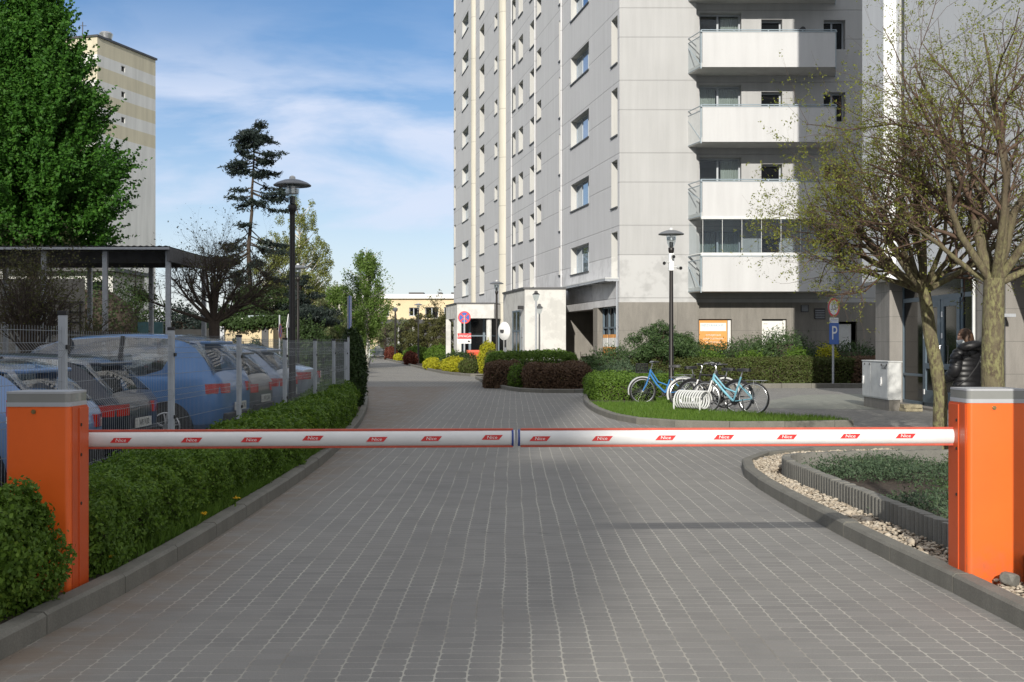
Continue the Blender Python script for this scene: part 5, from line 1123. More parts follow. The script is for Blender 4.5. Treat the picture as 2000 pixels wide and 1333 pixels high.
bike('black bicycle standing just behind the light blue one', 4.84, 24.72, math.atan2(.56, -.83), 'black', 'white', 'black', rack=False, step=False, Rw=.35)
bike('blue bicycle with black front basket behind the lamp post', 4.22, 28.35, math.atan2(.05, -1), 'bike_blue', 'bike_blue', 'steel', basket=True, Rw=.33, wb=1.0)
bike('silver bicycle with pale mudguards half hidden behind the spiral rack', 3.93, 26.6, math.atan2(.25, 1), 'black', 'steel', 'offwhite', Rw=.34)
t = thing('bike_rack', 'white spiral tube bicycle rack standing in the grass', 'bicycle rack', (4.02, 23.85)); mb = MB(); P = []
ax = Vector((-.66, .75, 0)); b1 = Vector((.75, .66, 0)); turns = 11; Ltot = .74
for i in range(turns*24+1):
    a = 2*math.pi*i/24; P.append(ax*(Ltot*i/(turns*24))+b1*(.18*math.cos(a))+Vector((0, 0, .335+.18*math.sin(a))))
mb.tube(P, .016, 8); mb.build('spiral', M['offwhite'], t, smooth=True); mb = MB()
for s in (.02, Ltot-.02): q_ = ax*s+b1*-.18; mb.tube([(q_.x, q_.y, 0), (q_.x, q_.y, .36)], .019, 8); 
mb.build('leg', M['offwhite'], t, smooth=True)

# ------------------------------------------------------------------ island by the bikes and beds along the tower
g_ = poly_pts(IPOLY, 38000); g_ = g_[~((g_[:, 1] > 27.5) & (g_[:, 0] < 3.6))]
blades('grass', 'bright grass around the bike rack', np.concatenate([g_, np.full((len(g_), 1), .06)], 1), .10, .012, L_['grass'], .7)
hedge('boxwood_hedge', 'bright green clipped hedge beside the blue bicycle with basket', 'hedge', 2.02, 4.6, 29.2, 32.6, .66, 30000, .06, .032, L_['green'], r=.25, bump=.08, depth=.14, f=.6, seed=31)
hedge('barberry_hedge', 'reddish brown clipped hedge at the left front corner of the island bed', 'hedge', -.95, .3, 38.2, 41.5, .88, 16000, .07, .04, L_['barb'], r=.3, bump=.08, depth=.15, f=.5, seed=32, group='brown hedges of the island bed')
hedge('barberry_hedge', 'dark brown rounded hedge at the right end of the island bed', 'hedge', .35, 2.5, 36.3, 38.9, .82, 24000, .065, .04, L_['barb'], r=.35, bump=.1, depth=.15, f=.5, seed=33, group='brown hedges of the island bed')
hedge('privet_hedge', 'green flat topped hedge standing behind the two brown hedges', 'hedge', -.9, 2.3, 40.2, 44, 1.16, 26000, .075, .04, L_['green'], r=.3, bump=.1, depth=.15, f=.5, seed=34)
bush('bush', 'small green sprig between the two brown hedges', 'bush', .2, 37.4, .35, .4, .85, 2500, .07, .04, L_['green'], seed=35)
for lab, px, py, rxp, hp, k, lm, n in (
        ('bright yellow shrub nearest the road kerb', 845, 722, 19, 23, .0285, 'oval', 6000), ('wide yellow shrub left of the brown hedge', 888, 727, 27, 30, .0258, 'oval', 9000), ('brownish yellow shrub touching the brown hedge', 915, 727, 20, 26, .0248, 'brown', 6000),
        ('rounded green shrub below the far covered entrance', 860, 706, 32, 32, .0335, 'green', 9000), ('green shrub in the middle of the far bed', 815, 708, 28, 32, .037, 'green', 8000), ('dull red shrub between green shrubs in the far bed', 802, 711, 15, 24, .0345, 'barb_red', 4000),
        ('small yellow green shrub low in the far bed', 778, 704, 10, 13, .042, 'oval', 3000), ('reddish shrub at the far end of the bed', 763, 701, 13, 24, .046, 'barb_red', 4000), ('dark green shrub at the far end of the bed', 782, 696, 20, 22, .048, 'thuja', 4500),
        ('tall yellow topped shrub behind the orange planter', 953, 712, 20, 46, .0236, 'oval', 8000), ('low green shrub before the orange planter', 900, 702, 40, 16, .0265, 'thuja', 6000), ('brown shrub beneath the tall yellow topped shrub', 962, 712, 17, 30, .0228, 'brown', 4000)):
    x, y = (px-1000)*k, F*k; zt = CH-(py-hp-HOR)*k
    bush('shrub', lab, 'shrub', x, y, rxp*k, rxp*k*.9, max(.4, zt-.05), n, .09*k/.03, .05*k/.03, L_[lm], 'shrubs of the bed along the tower', seed=hash(lab) % 999 if False else len(lab), z=.05, bump=.14)
# planting in front of the tower
hedge('hornbeam_hedge', 'long low brown and green hedge in front of the tower', 'hedge', 4.1, 11.9, 39.3, 40.7, .92, 42000, .07, .04, L_['brown'], r=.25, bump=.09, depth=.15, f=.35, seed=41, z=.1)
hedge('hornbeam_hedge', 'dark clipped hedge end below the parking sign', 'hedge', 11.6, 13.6, 39.2, 40.8, .95, 12000, .07, .04, L_['barb'], r=.3, bump=.08, depth=.15, f=.35, seed=42, z=.1)
for i, (lab, x, y, rx, ry, h, n, lm) in enumerate((
        ('spreading dark juniper left of the red stemmed yew', 3.8, 41.8, 1.1, 1.1, 1.2, 9000, 'juni'), ('low blue green juniper at the foot of the spreading juniper', 4.2, 39.9, 1.3, .8, .75, 8000, 'juni_blue'), ('low dark juniper at the corner of the recess', 2.9, 43.2, .7, 1.0, .75, 5000, 'juni'),
        ('dark juniper under the orange window banner', 6.9, 43.0, 1.2, 1.0, 1.45, 9000, 'juni'), ('wide juniper under the white window poster', 8.6, 42.6, 1.4, 1.0, 1.5, 10000, 'juni'), ('tall juniper right of the white window poster', 10.0, 42.8, 1.3, 1.0, 1.85, 10000, 'juni'), ('dark juniper behind the parking sign', 12.6, 43.4, 1.6, .9, 1.4, 8000, 'juni'),
        ('bright yellow green shrub left of the parking sign', 10.2, 41.2, .55, .5, 1.25, 3500, 'green'), ('low bright green shrub in the middle of the tower bed', 8.6, 41.3, .7, .5, 1.15, 4000, 'green'), ('low green shrub behind the light blue bicycle', 7.0, 41.2, .8, .5, 1.15, 4000, 'green'), ('yellowish shrub below the weight limit sign', 11.2, 40.9, .45, .4, 1.35, 2500, 'oval'))):
    bush('juniper' if 'juni' in lab else 'shrub', lab, 'shrub', x, y, rx, ry, h, n, .13 if 'juni' in lab else .08, .03 if 'juni' in lab else .045, L_[lm], 'evergreens in front of the tower', seed=50+i, z=.1, bump=.24, spiky=.22 if 'juni' in lab else .05, f=1.6)
def yew(label, x, y, H, r, n, seed):
    return clump_tree('yew_tree', label, 'tree', x, y, H, .95, lambda t: r*(.55+.9*t*(1-t)*2)*(1.1-.35*t), 40, .33, n, .10, .03, L_['juni'], M['twig'], .05, 'small yews before the tower', seed, flat=.8)
yew('small yew with thin reddish stem left of the lamp', 281*.0176, F*.0176, 2.15, .95, 12000, 61); yew('smaller yew with bare stem right of the lamp', 333*.0178, F*.0178, 1.75, .6, 7000, 62)

# ------------------------------------------------------------------ trees behind the car park
def big_tree():
    rs = np.random.default_rng(77); k = .0185; H, z0 = 15.6, 4.6; root = tree_thing('broadleaf_tree', 'big dense bright green conical tree towering behind the pavilion', 'tree', (-938*k, F*k, 0))
    segs = []; p = Vector((0, 0, 0))
    for i in range(12): q = Vector((rs.normal()*.05, rs.normal()*.05, H*.92*(i+1)/12)); segs.append((p, q, .24*(1-.07*i), .24*(1-.07*(i+1)), 0)); p = q
    P, D, A = [], [], []
    for i in range(560):
        t = rs.random()**1.15; zb = z0-.4+(H-z0)*t*.93; a = rs.random()*6.283; Rm = (3.5*(1-t)**.85+.4)*min(1, .62+4*t); el = .25+.9*t+rs.normal()*.12
        L = Rm*(.85+.3*rs.random()); d = np.array([math.cos(a)*math.cos(el), math.sin(a)*math.cos(el), math.sin(el)]); b = np.array([0, 0, zb-.25*L*math.sin(el)])
        bend = np.array([0, 0, .35*(1-t)]); pts = [b+d*L*u+bend*L*u*u*.6 for u in np.linspace(0, 1, 6)]
        for u in range(5): segs.append((Vector(pts[u]), Vector(pts[u+1]), .045*(1-.17*u), .045*(1-.17*(u+1)), 1))
        nb = int(19*L/3)+7
        for j in range(nb):      # leafy side shoots, each a tapering sleeve of leaves
            u = .3+.7*(j+rs.random())/nb; c0 = b+d*L*u+bend*L*u*u*.6; sd = d*1.1+rs.normal(size=3)*.4+np.array([0, 0, .4]); sd /= np.linalg.norm(sd); sl = .55+.75*rs.random(); m_ = int(21+12*rs.random())
            s = rs.random(m_)[:, None]; P.append(c0+sd*sl*s+rs.normal(size=(m_, 3))*.07*(1.15-s)); D.append(np.tile(sd, (m_, 1)))
    P, D = np.concatenate(P), np.concatenate(D); seg_part('trunk', segs, M['bark'], root, .05); leaf_part('crown', P, unit(D)*.4+np.array([0, -.3, .7]), .128, .085, L_['big'], root, droop=.2, bias=.6); return root
big_tree()
def globe_tree(label, px, k, H, th, r, seed, lm, nl, leafkeep=.5, loc_z=0, wide=1.0):
    random.seed(seed); root = tree_thing('bare_globe_tree', label, 'tree', ((px-1000)*k, F*k, loc_z), 'bare round crowned trees by the car park'); segs, tips = [], []
    c = dict(n=[4, 4, 4, 3], wig=[.1, .16, .2, .24], up=[.02, .03, .04, .04], kids=[7, 7, 5, 0], ang=[35, 40, 42, 0], angv=14, len=[.6, .55, .55, 0], rad=[.72, .70, .72, 0], leaflev=0, end=.4); c['from'] = [.25, .15, .1, 0]
    segs += [(Vector((0, 0, 0)), Vector((.02, 0, th*.5)), .13, .115, -1), (Vector((.02, 0, th*.5)), Vector((0, 0, th)), .115, .12, -1)]
    for i in range(17):
        a = i*2.4; e = [.35, .7, 1.0, 1.3][i % 4]; grow(Vector((0, 0, th-.05)), Vector((math.cos(a)*math.cos(e)*wide, math.sin(a)*math.cos(e), math.sin(e))), r*.72, .05, 0, c, segs, tips)
    seg_part('trunk', [s for s in segs if s[4] <= 0], M['twig_dk'], root, .02); seg_part('branches', [s for s in segs if s[4] > 0], M['twig_dk'], root, .03)
    P = np.array([p+Vector((random.gauss(0, .06), random.gauss(0, .06), random.gauss(0, .06))) for p, d, l in tips for _ in range(nl) if random.random() < leafkeep]); leaf_part('crown', P, RNG.normal(size=P.shape), .048, .025, L_[lm], root); return root
globe_tree('bare round crowned tree right of the pavilion with a stout trunk', 418, .0112, 3.6, 2.0, 2.1, 91, 'drab', 1, .16, wide=.85)
globe_tree('brownish twiggy tree at the left edge before the pavilion', 55, .0099, 3.6, 1.1, 2.5, 92, 'drab', 1, .55, wide=.8)
def conifer(label, px, k, H, seed):
    rs = np.random.default_rng(seed); root = tree_thing('spruce_tree', label, 'tree', ((px-1000)*k, F*k, 0)); segs = []; p = Vector((-.25, 0, 0)); P, D = [], []
    for i in range(14): q = Vector((-.25+.45*(i+1)/14+rs.normal()*.05, rs.normal()*.05, H*(i+1)/14)); segs.append((p, q, .17*(1-.065*i), .17*(1-.065*(i+1)), 0)); p = q
    for i in range(78):
        t = rs.random(); z = H*(.42+.57*t)
        if (.56 < t < .66 or .30 < t < .44) and rs.random() < .85: continue
        a = rs.random()*6.283; Rm = (1.65*(1-t)**.5+.35)*(.55+.7*rs.random()); x0 = -.25+.45*z/H; L = Rm; dr = -.15-.25*rs.random()*(1-t)
        b = np.array([x0, 0, z]); d = np.array([math.cos(a), math.sin(a), .25*(t-.3)]); pts = [b+d*L*u+np.array([0, 0, dr*L*math.sin(u*2.2)]) for u in np.linspace(0, 1, 6)]
        for u in range(5): segs.append((Vector(pts[u]), Vector(pts[u+1]), .035*(1-.18*u), .035*(1-.18*(u+1)), 1))
        for j in range(int(L*11)+6):
            u = .25+.75*rs.random(); c0 = b+d*L*u+np.array([0, 0, dr*L*math.sin(u*2.2)]); sd = d*.6+rs.normal(size=3)*np.array([.6, .6, .15])+np.array([0, 0, -.25]); sd /= np.linalg.norm(sd); m_ = 16; s = rs.random((m_, 1))*.42; P.append(c0+sd*s+rs.normal(size=(m_, 3))*.045); D.append(np.tile(sd, (m_, 1)))
    seg_part('trunk', segs, M['twig_dk'], root, .05); P, D = np.concatenate(P), np.concatenate(D); leaf_part('crown', P, RNG.normal(size=P.shape), .17, .05, L_['spruce'], root, along=D, bias=.3); return root
conifer('tall ragged dark spruce with gaps left of the tall lamp', 490, .0235, 11.8, 101)
clump_tree('pine_tree', 'dark spreading pine behind the tall lamp with flat branches', 'tree', -412*.0228, F*.0228, 4.6, 2.3, lambda t: 1.45-.9*t, 55, .5, 17000, .16, .04, L_['spruce'], M['twig_dk'], .12, None, 103, flat=.35)
clump_tree('pine_tree', 'low dark conifer hanging over the cream kiosk roof', 'tree', -505*.0225, F*.0225, 4.6, 2.2, lambda t: 2.0*(1-t*.7), 40, .6, 15000, .16, .05, L_['thuja'], M['twig_dk'], .1, None, 104, flat=.45)
clump_tree('poplar_tree', 'tall pale green poplar right behind the tall lamp', 'tree', -415*.041, F*.041, 13.6, 2.5, lambda t: 2.3*math.sin(math.pi*min(1, t*.85+.13))**.8+.15, 190, .5, 34000, .125, .085, L_['poplar'], M['birchbark'], .2, None, 105, flat=1.2)
clump_tree('poplar_tree', 'yellowish pale poplar left of the tall lamp behind the spruce', 'tree', -470*.043, F*.043, 11.0, 2.2, lambda t: 1.7*math.sin(math.pi*min(1, t*.85+.13))**.8+.15, 100, .5, 15000, .125, .085, L_['poplar'], M['birchbark'], .16, None, 106, flat=1.2)
def birch(label, px, k, H, r, seed, n):
    rs = np.random.default_rng(seed); root = tree_thing('birch_tree', label, 'tree', ((px-1000)*k, F*k, 0), 'birches at the end of the drive'); segs = []; p = Vector((0, 0, 0)); P = []
    for i in range(10): q = Vector((rs.normal()*.06, rs.normal()*.06, H*.95*(i+1)/10)); segs.append((p, q, .11*(1-.09*i), .11*(1-.09*(i+1)), 0)); p = q
    for i in range(120):
        t = rs.random(); z = H*(.22+.74*t); a = rs.random()*6.283; L = r*(.35+.65*rs.random())*(1.15*math.sin(math.pi*(.2+.72*t)))**.8; d = np.array([math.cos(a), math.sin(a), .7]); b = np.array([0, 0, z*.93]); e = b+d*L*.9
        segs.append((Vector(b), Vector(e), .025, .008, 1))
        for j in range(5):
            s0 = b+d*L*.9*(.35+.65*rs.random()); ln = .5+1.0*rs.random()*(1.1-t*.6); m_ = int(n/420); u = rs.random((m_, 1)); P.append(s0+np.array([0, 0, -1])*ln*u+d*.12*u+rs.normal(size=(m_, 3))*.09)
    seg_part('trunk', segs, M['birchbark'], root, .03); P = np.concatenate(P); leaf_part('crown', P, RNG.normal(size=P.shape), .105, .065, L_['birch'], root, droop=.8); return root
birch('weeping fresh green birch at the end of the drive', 716, .0305, 7.6, 1.7, 110, 17000); birch('lower yellow green birch left of the weeping one', 664, .0325, 5.6, 1.5, 111, 14000)
clump_tree('willow_bush', 'dull grey green bushy tree between lamp and birches', 'tree', -372*.03, F*.03, 4.3, .5, lambda t: 1.6*math.sin(math.pi*min(1, .2+.75*t)), 70, .5, 15000, .12, .07, L_['dull'], M['twig_dk'], .1, None, 112)
clump_tree('willow_bush', 'grey budding tree with thin crown behind the birches', 'tree', -380*.05, F*.05, 9.2, 3, lambda t: 2.6*math.sin(math.pi*min(1, .15+.8*t)), 60, .6, 4500, .16, .07, L_['dull'], M['twig_dk'], .12, None, 113)
for i, (lab, px, k, H, r, lm, n, z0) in enumerate((('young budding tree left of the cream house front', 752, .046, 6.2, 1.8, 'dull', 4500, 1.2), ('thin blossom tree before the cream house pillars', 775, .047, 4.6, 1.7, 'dull', 3500, .8), ('bare thin tree right against the cream house', 852, .047, 6.6, 1.3, 'drab', 1200, 2.0),
        ('dark olive bushy tree before the cream house garages', 812, .044, 4.5, 1.6, 'drab', 8000, .4), ('dark olive bushy tree left of the far covered entrance', 845, .043, 4.3, 1.7, 'drab', 9000, .4), ('dark olive bush touching the far covered entrance', 868, .041, 4.0, 1.3, 'drab', 7000, .3))):
    clump_tree('young_tree', lab, 'tree', (px-1000)*k, F*k, H, z0, (lambda r: lambda t: r*math.sin(math.pi*min(1, .18+.72*t)))(r), 45, .45, n, .14, .08, L_[lm], M['twig_dk'], .07, 'young trees before the cream house', 120+i)
for i, (lab, px, k, rx, h, lm) in enumerate((('dark bush behind the pavilion on the left', 30, .0165, 3.0, 2.6, 'thuja'), ('dark bush under the back of the pavilion', 165, .0185, 3.0, 4.4, 'thuja'), ('dark conifer bush between pavilion and kiosk', 355, .0195, 1.3, 3.0, 'spruce'), ('dark bush by the tall lamp foot', 600, .021, 1.1, 2.4, 'thuja'), ('dark green bush left of the dull grey tree', 585, .0232, 1.0, 2.9, 'thuja'), ('broad green bush under the birches', 655, .031, 1.7, 2.5, 'birch'))):
    bush('bush', lab, 'bush', (px-1000)*k, F*k, rx, rx*.8, h, 13000, .10, .06, L_[lm], 'bushes behind the car park', seed=140+i, bump=.22)
clump_tree('pine_tree', 'dark conifer tip rising behind the pavilion roof', 'tree', -735*.02, F*.02, 5.3, .6, lambda t: 1.9*(1-t)+.15, 40, .5, 9000, .16, .05, L_['thuja'], M['twig_dk'], .1, None, 150, flat=.45)
iv_ = RNG.random((5200, 3))*np.array([3.9, .7, .28])+np.array([kx0-1.4, 46.65, 2.3]); iv_[:, 2] += .06*np.sin(iv_[:, 0]*3)-.28*(RNG.random(5200)**5); leaf = leaf_geo(iv_, np.tile([0, -1, .4], (5200, 1)), .13, .09); me = npmesh('ivy', *leaf); me.materials.append(L_['thuja']); tag(link('ivy', me), 'dark ivy hanging over the roof edge of the cream kiosk', 'ivy')
for lab, dx in (('pointed dwarf conifer before the kiosk wall on the left', -540), ('pointed dwarf conifer before the kiosk wall on the right', -502)): bush('dwarf_conifer', lab, 'shrub', dx*.0208, F*.0208, .35, .3, 1.75, 2500, .1, .04, L_['thuja'], 'dwarf conifers before the kiosk', cz=.4, seed=7, spiky=.1)
# white railings and gate at the far end, with one car behind
gt = thing('railing_fence', 'white metal railing across the far end of the drive', 'fence', (-13.5, 117, 0)); mb = MB()
for i in range(46): mb.bx(-2.5+i*.13, -2.46+i*.13, 0, .03, .1, 1.5)
for z in (.2, .75, 1.35): mb.bx(-2.5, 3.4, -.03, 0, z, z+.07)
mb.build('panel', M['offwhite'], gt)
for x in (-2.5, -1.0, .6, 2.0, 3.4): mb = MB(); mb.bx(x-.08, x+.08, -.08, .08, 0, 1.75); mb.build('post', M['offwhite'], gt)

# ------------------------------------------------------------------ cars
M['tyre'] = mat('tyre_rubber', (.018, .018, .018), .85, var=.2); M['alloy'] = mat('alloy_wheel', (.55, .56, .58), .3, metal=.7, var=.05); M['car_glass'] = glass_mat('car_glass', alpha=.2)
M['tail'] = mat('tail_lamp', (.50, .02, .015), .15, var=.1, coat=1); M['plate'] = mat('number_plate', (.62, .62, .58), .5, var=.15, scale=30); M['trim'] = mat('black_trim', (.02, .02, .022), .5, var=.15)
def paint(name, c): return mat(name, c, .32, metal=.2, var=.03, coat=.5)
CAR = {'mpv': dict(L=4.25, W=1.80, st=[(0, .45, .80, .80, .60), (.04, .28, .98, .98, .78), (.12, .22, 1.02, 1.10, .85), (.42, .20, 1.04, 1.55, .88), (.75, .2, 1.04, 1.62, .9), (1.5, .2, 1.03, 1.66, .9), (2.3, .2, 1.0, 1.62, .9), (2.75, .2, .98, 1.52, .89), (3.35, .2, .96, 1.02, .87), (3.9, .22, .86, .86, .8), (4.18, .28, .72, .72, .68), (4.25, .38, .6, .6, .55)], seg='bbwwsssswbbb', glass=1.5),
       'hatch': dict(L=4.0, W=1.74, st=[(0, .42, .72, .72, .6), (.04, .28, .88, .88, .78), (.12, .2, .93, .98, .83), (.48, .18, .95, 1.35, .86), (.78, .18, .95, 1.42, .87), (1.5, .18, .94, 1.46, .87), (2.2, .18, .92, 1.43, .87), (2.55, .18, .9, 1.34, .86), (3.15, .18, .88, .92, .84), (3.65, .2, .80, .80, .78), (3.94, .26, .66, .66, .66), (4.0, .36, .55, .55, .55)], seg='bbwwsssswbbb', glass=1.5),
       'sedan': dict(L=4.5, W=1.76, st=[(0, .42, .74, .74, .6), (.05, .28, .92, .92, .76), (.45, .2, .95, .98, .83), (1.15, .18, .95, 1.34, .86), (1.4, .18, .94, 1.40, .87), (1.9, .18, .93, 1.43, .87), (2.6, .18, .92, 1.40, .87), (2.9, .18, .9, 1.32, .86), (3.55, .18, .88, .92, .84), (4.1, .2, .80, .80, .78), (4.44, .26, .66, .66, .66), (4.5, .36, .55, .55, .55)], seg='bbwwsssswbbb', glass=1.5)}
def car(kind, label, rear, hd, col, z=0, plate='WX 4821K'):
    c = CAR[kind]; t = thing('parked_car', label, 'car', (*rear, z), hd, 'cars parked behind the mesh fence'); st = c['st']; sg = c['seg']; rings = []; W = c['W']/2
    for x, zl, zs, zr, hw in st:
        hw = hw*W/.9; cab = zr-zs > .05; f = min(1, (zr-zs)/.4); hr = hw*(1-.24*f) if cab else hw*.9
        R_ = [(0, zl), (hw*.8, zl), (hw*.97, zl+.10), (hw, (zl+zs)*.5), (hw*.985, zs-.06), (hw*.95, zs), (hr if cab else hw*.86, zr-.045 if cab else zs+.008), (hr*.86, zr), (0, zr+.018)]
        rings.append([(x, -y, zz) for y, zz in R_]+[(x, y, zz) for y, zz in R_[-2:0:-1]])
    n = len(rings[0]); b = MB(); gl = MB(); vs = [p for r in rings for p in r]; fb_, fg = [], []; half = 9
    for i in range(len(rings)-1):
        for j in range(n):
            q_ = (i*n+j, i*n+(j+1) % n, (i+1)*n+(j+1) % n, (i+1)*n+j); jj = j if j < 8 else n-1-j; s = sg[i]
            isg = (s == 's' and jj == 5) or (s == 'w' and jj in (6, 7)); (fg if isg else fb_).append(q_)
    fb_ += [tuple(range(n-1, -1, -1)), tuple((len(rings)-1)*n+j for j in range(n))]; b.add(vs, fb_); gl.add(vs, fg)
    bo = b.build('body', col, t, smooth=True)
    if kind: 
        m_ = bo.modifiers.new('subsurf', 'SUBSURF'); m_.levels = 1; m_.render_levels = 1
    for nm, fs in (('window', fg),):
        g_ = MB(); g_.add(vs, fs); g_.v = [(x, y*1.004, zz) for x, y, zz in g_.v]; go = g_.build(nm, M['car_glass'], t, smooth=True); m_ = go.modifiers.new('solid', 'SOLIDIFY'); m_.thickness = .02; m_.offset = .6
    # pillars between the side windows, sills, bumper, spoiler
    q5 = lambda i, s, f: Vector(rings[i][5 if s < 0 else n-5]).lerp(Vector(rings[i][6 if s < 0 else n-6]), f)
    for s in (-1, 1):
        for i in (5, 6):
            a_, b_ = q5(i, s, 0), q5(i, s, 1); p = MB(); p.tube([a_+Vector((0, s*.006, 0)), b_+Vector((0, s*.006, 0))], .045 if i == 6 else .035, 4); p.build('pillar', M['trim'], t)
    p = MB()
    for s in (-1, 1): p.bx(.75, c['L']-.75, min(s*(W-.06), s*W), max(s*(W-.06), s*W), .17, .29)
    p.bx(-.025, .10, -W*.72, W*.72, .30, .50); p.build('bumper', M['trim'], t, bevel=.02)
    zr = st[3][3]; p = MB(); p.bx(st[3][0]-.17, st[3][0]+.14, -W*.62, W*.62, zr-.05, zr-.005); p.build('spoiler', col if kind != 'sedan' else M['trim'], t, bevel=.015)
    zt_ = st[1][2]; fl = MB(); fl.bx(.3, c['L']-1.2, -W*.8, W*.8, .45, .55); fl.build('cabin_floor', M['trim'], t)
    for x in (1.15, 2.1):
        for s in (-1, 1): p = MB(); p.rbox(x, x+.5, s*.38-.25, s*.38+.25, .55, .75, .06); p.rbox(x-.12, x+.04, s*.38-.23, s*.38+.23, .7, 1.12, .05); p.rbox(x-.1, x+.0, s*.38-.12, s*.38+.12, 1.14, 1.32, .04); p.build('seat', M['trim'], t, smooth=True)
    for s in (-1, 1):
        p = MB(); p.loft([[(x, s*y, zz) for zz in (zt_-.19, zt_-.05)] + [(x2, s*y2, zz) for x2, y2, zz in ((x+.06, y-.03, zt_-.05), (x+.06, y-.03, zt_-.19))] for x, y in ((-.015, W*.50), (.01, W*.74), (.08, W*.90), (.20, W*.955))]); p.build('tail_light', M['tail'], t, smooth=True)
        for x in (.78, c['L']-.82):
            w_ = thing('wheel', None, None); w_.parent = t; k_ = MB(); yo = s*(W-.08); rw = .315
            a0 = MB(); a0.cyl((x, s*(W-.25), rw), (x, s*(W+.002), rw), rw+.055, n=28); a0.build('wheel_arch', M['trim'], w_, smooth=True)
            k_.lathe([(rw*.62, -.1), (rw*.97, -.09), (rw, -.06), (rw, .06), (rw*.97, .09), (rw*.62, .1)], 0, 0, 28); k_.xf(Matrix.Translation((x, s*(W-.085), rw)) @ Matrix.Rotation(R(90), 4, 'X')); k_.build('tyre', M['tyre'], w_, smooth=True)
            k_ = MB(); ring(k_, (x, s*(W+.012), rw), rw*.64, .013, 28); k_.cyl((x, s*(W-.0), rw), (x, s*(W+.02), rw), .05, n=12)
            for a_ in range(5):
                th = 2*math.pi*a_/5+.3
                for dt in (-.13, .13): k_.tube([(x+.04*math.cos(th), s*(W+.012), rw+.04*math.sin(th)), (x+rw*.63*math.cos(th+dt), s*(W+.008), rw+rw*.63*math.sin(th+dt))], .014, 5)
            k_.build('rim', M['alloy'], w_, smooth=True)
        m_ = MB(); m_.ell((st[7][0]+.25, s*(W+.08), st[7][2]+.07), (.07, .11, .07), 8); m_.build('wing_mirror', col, t, smooth=True)
        h = MB()
        for x in (1.35, 2.35): h.bx(x, x+.2, min(s*(W-.02), s*(W+.025)), max(s*(W-.02), s*(W+.025)), .86, .89)
        h.build('door_handle', col, t, bevel=.008)
    p = MB(); p.bx(-.045, -.02, -.26, .26, .52, .64, 0); Mx = Matrix.Translation((-.047, 0, .58)) @ Matrix.Rotation(R(-90), 4, 'Z') @ Matrix.Rotation(R(90), 4, 'X') @ Matrix.Diagonal((.09, .1, .1, 1)); p.mesh(text_mesh(plate), Mx, 1); p.build('number_plate', [M['plate'], M['black']], t); return t
hd = math.pi-.04
car('hatch', 'pale blue hatchback nearest the orange cabinet seen through the fence', (-4.62, 12.3), hd, paint('pale_blue_paint', (.15, .25, .46)), -.1, 'WI 7305C')
car('hatch', 'dark blue hatchback with number plate just right of the orange cabinet', (-4.75, 14.75), hd, paint('dark_blue_paint', (.012, .018, .034)), -.07, 'WE 9132')
car('mpv', 'tall blue people carrier filling the middle of the fence', (-4.12, 17.35), math.pi-.06, paint('blue_paint', (.075, .20, .45)), .0, 'WX 4821K')
car('hatch', 'grey hatchback half behind the blue people carrier', (-4.15, 19.3), hd, paint('grey_paint', (.10, .11, .13)), .02, 'WF 2216A')
car('hatch', 'silver blue hatchback with red and white tail light', (-4.05, 21.15), hd, paint('silver_blue_paint', (.27, .33, .44)), .06, 'WB 5540')
car('sedan', 'silver saloon farthest along the mesh fence', (-3.95, 23.1), hd, paint('silver_paint', (.32, .36, .43)), .08, 'WY 6178')
car('sedan', 'yellow car glimpsed behind the blue people carrier', (-9.6, 21.5), hd, paint('yellow_paint', (.55, .42, .05)), .0, 'WD 3007')
car('sedan', 'red car deep in the car park at the left', (-12.5, 22.8), hd, paint('red_paint', (.35, .03, .03)), -.15, 'WN 1180')
car('hatch', 'blue grey car parked behind the far white railing', (-11.2, 119.2), math.pi, paint('teal_paint', (.06, .12, .15)), 0, 'WA 2204')

# ------------------------------------------------------------------ person by the entrance
def skin_obj(name, verts, edges, radii, mats, parent, sub=2, root=0):
    me = bpy.data.meshes.new(name); me.from_pydata(verts, edges, []); o = link(name, me, parent)
    for q_ in mats: me.materials.append(q_)
    sk = o.modifiers.new('skin', 'SKIN'); sk.use_smooth_shade = True; sk.branch_smoothing = .6
    for i, r_ in enumerate(radii): v = me.skin_vertices[0].data[i]; v.radius = (r_, r_) if not hasattr(r_, '__len__') else r_; v.use_root = (i == root)
    s = o.modifiers.new('sub', 'SUBSURF'); s.levels = sub; s.render_levels = sub; return o
M['skin'] = mat('skin', (.55, .33, .24), .5, var=.06); M['hair'] = mat('brown_hair', (.085, .045, .025), .55, var=.45, scale=30, stretch=(1, 1, .2)); M['jacket'] = mat('black_quilted_jacket', (.012, .012, .014), .45, var=.3); M['trousers'] = mat('dark_trousers', (.025, .027, .035), .8, var=.2); M['mask'] = mat('white_mask', (.72, .77, .80), .8, var=.05)
kp = .0075; pe = thing('person', 'person in black hooded puffer jacket and white face mask holding a phone by the doors', 'person', (887*kp, F*kp, 0), R(116))   # local +x is where the person faces
hz = 1.585
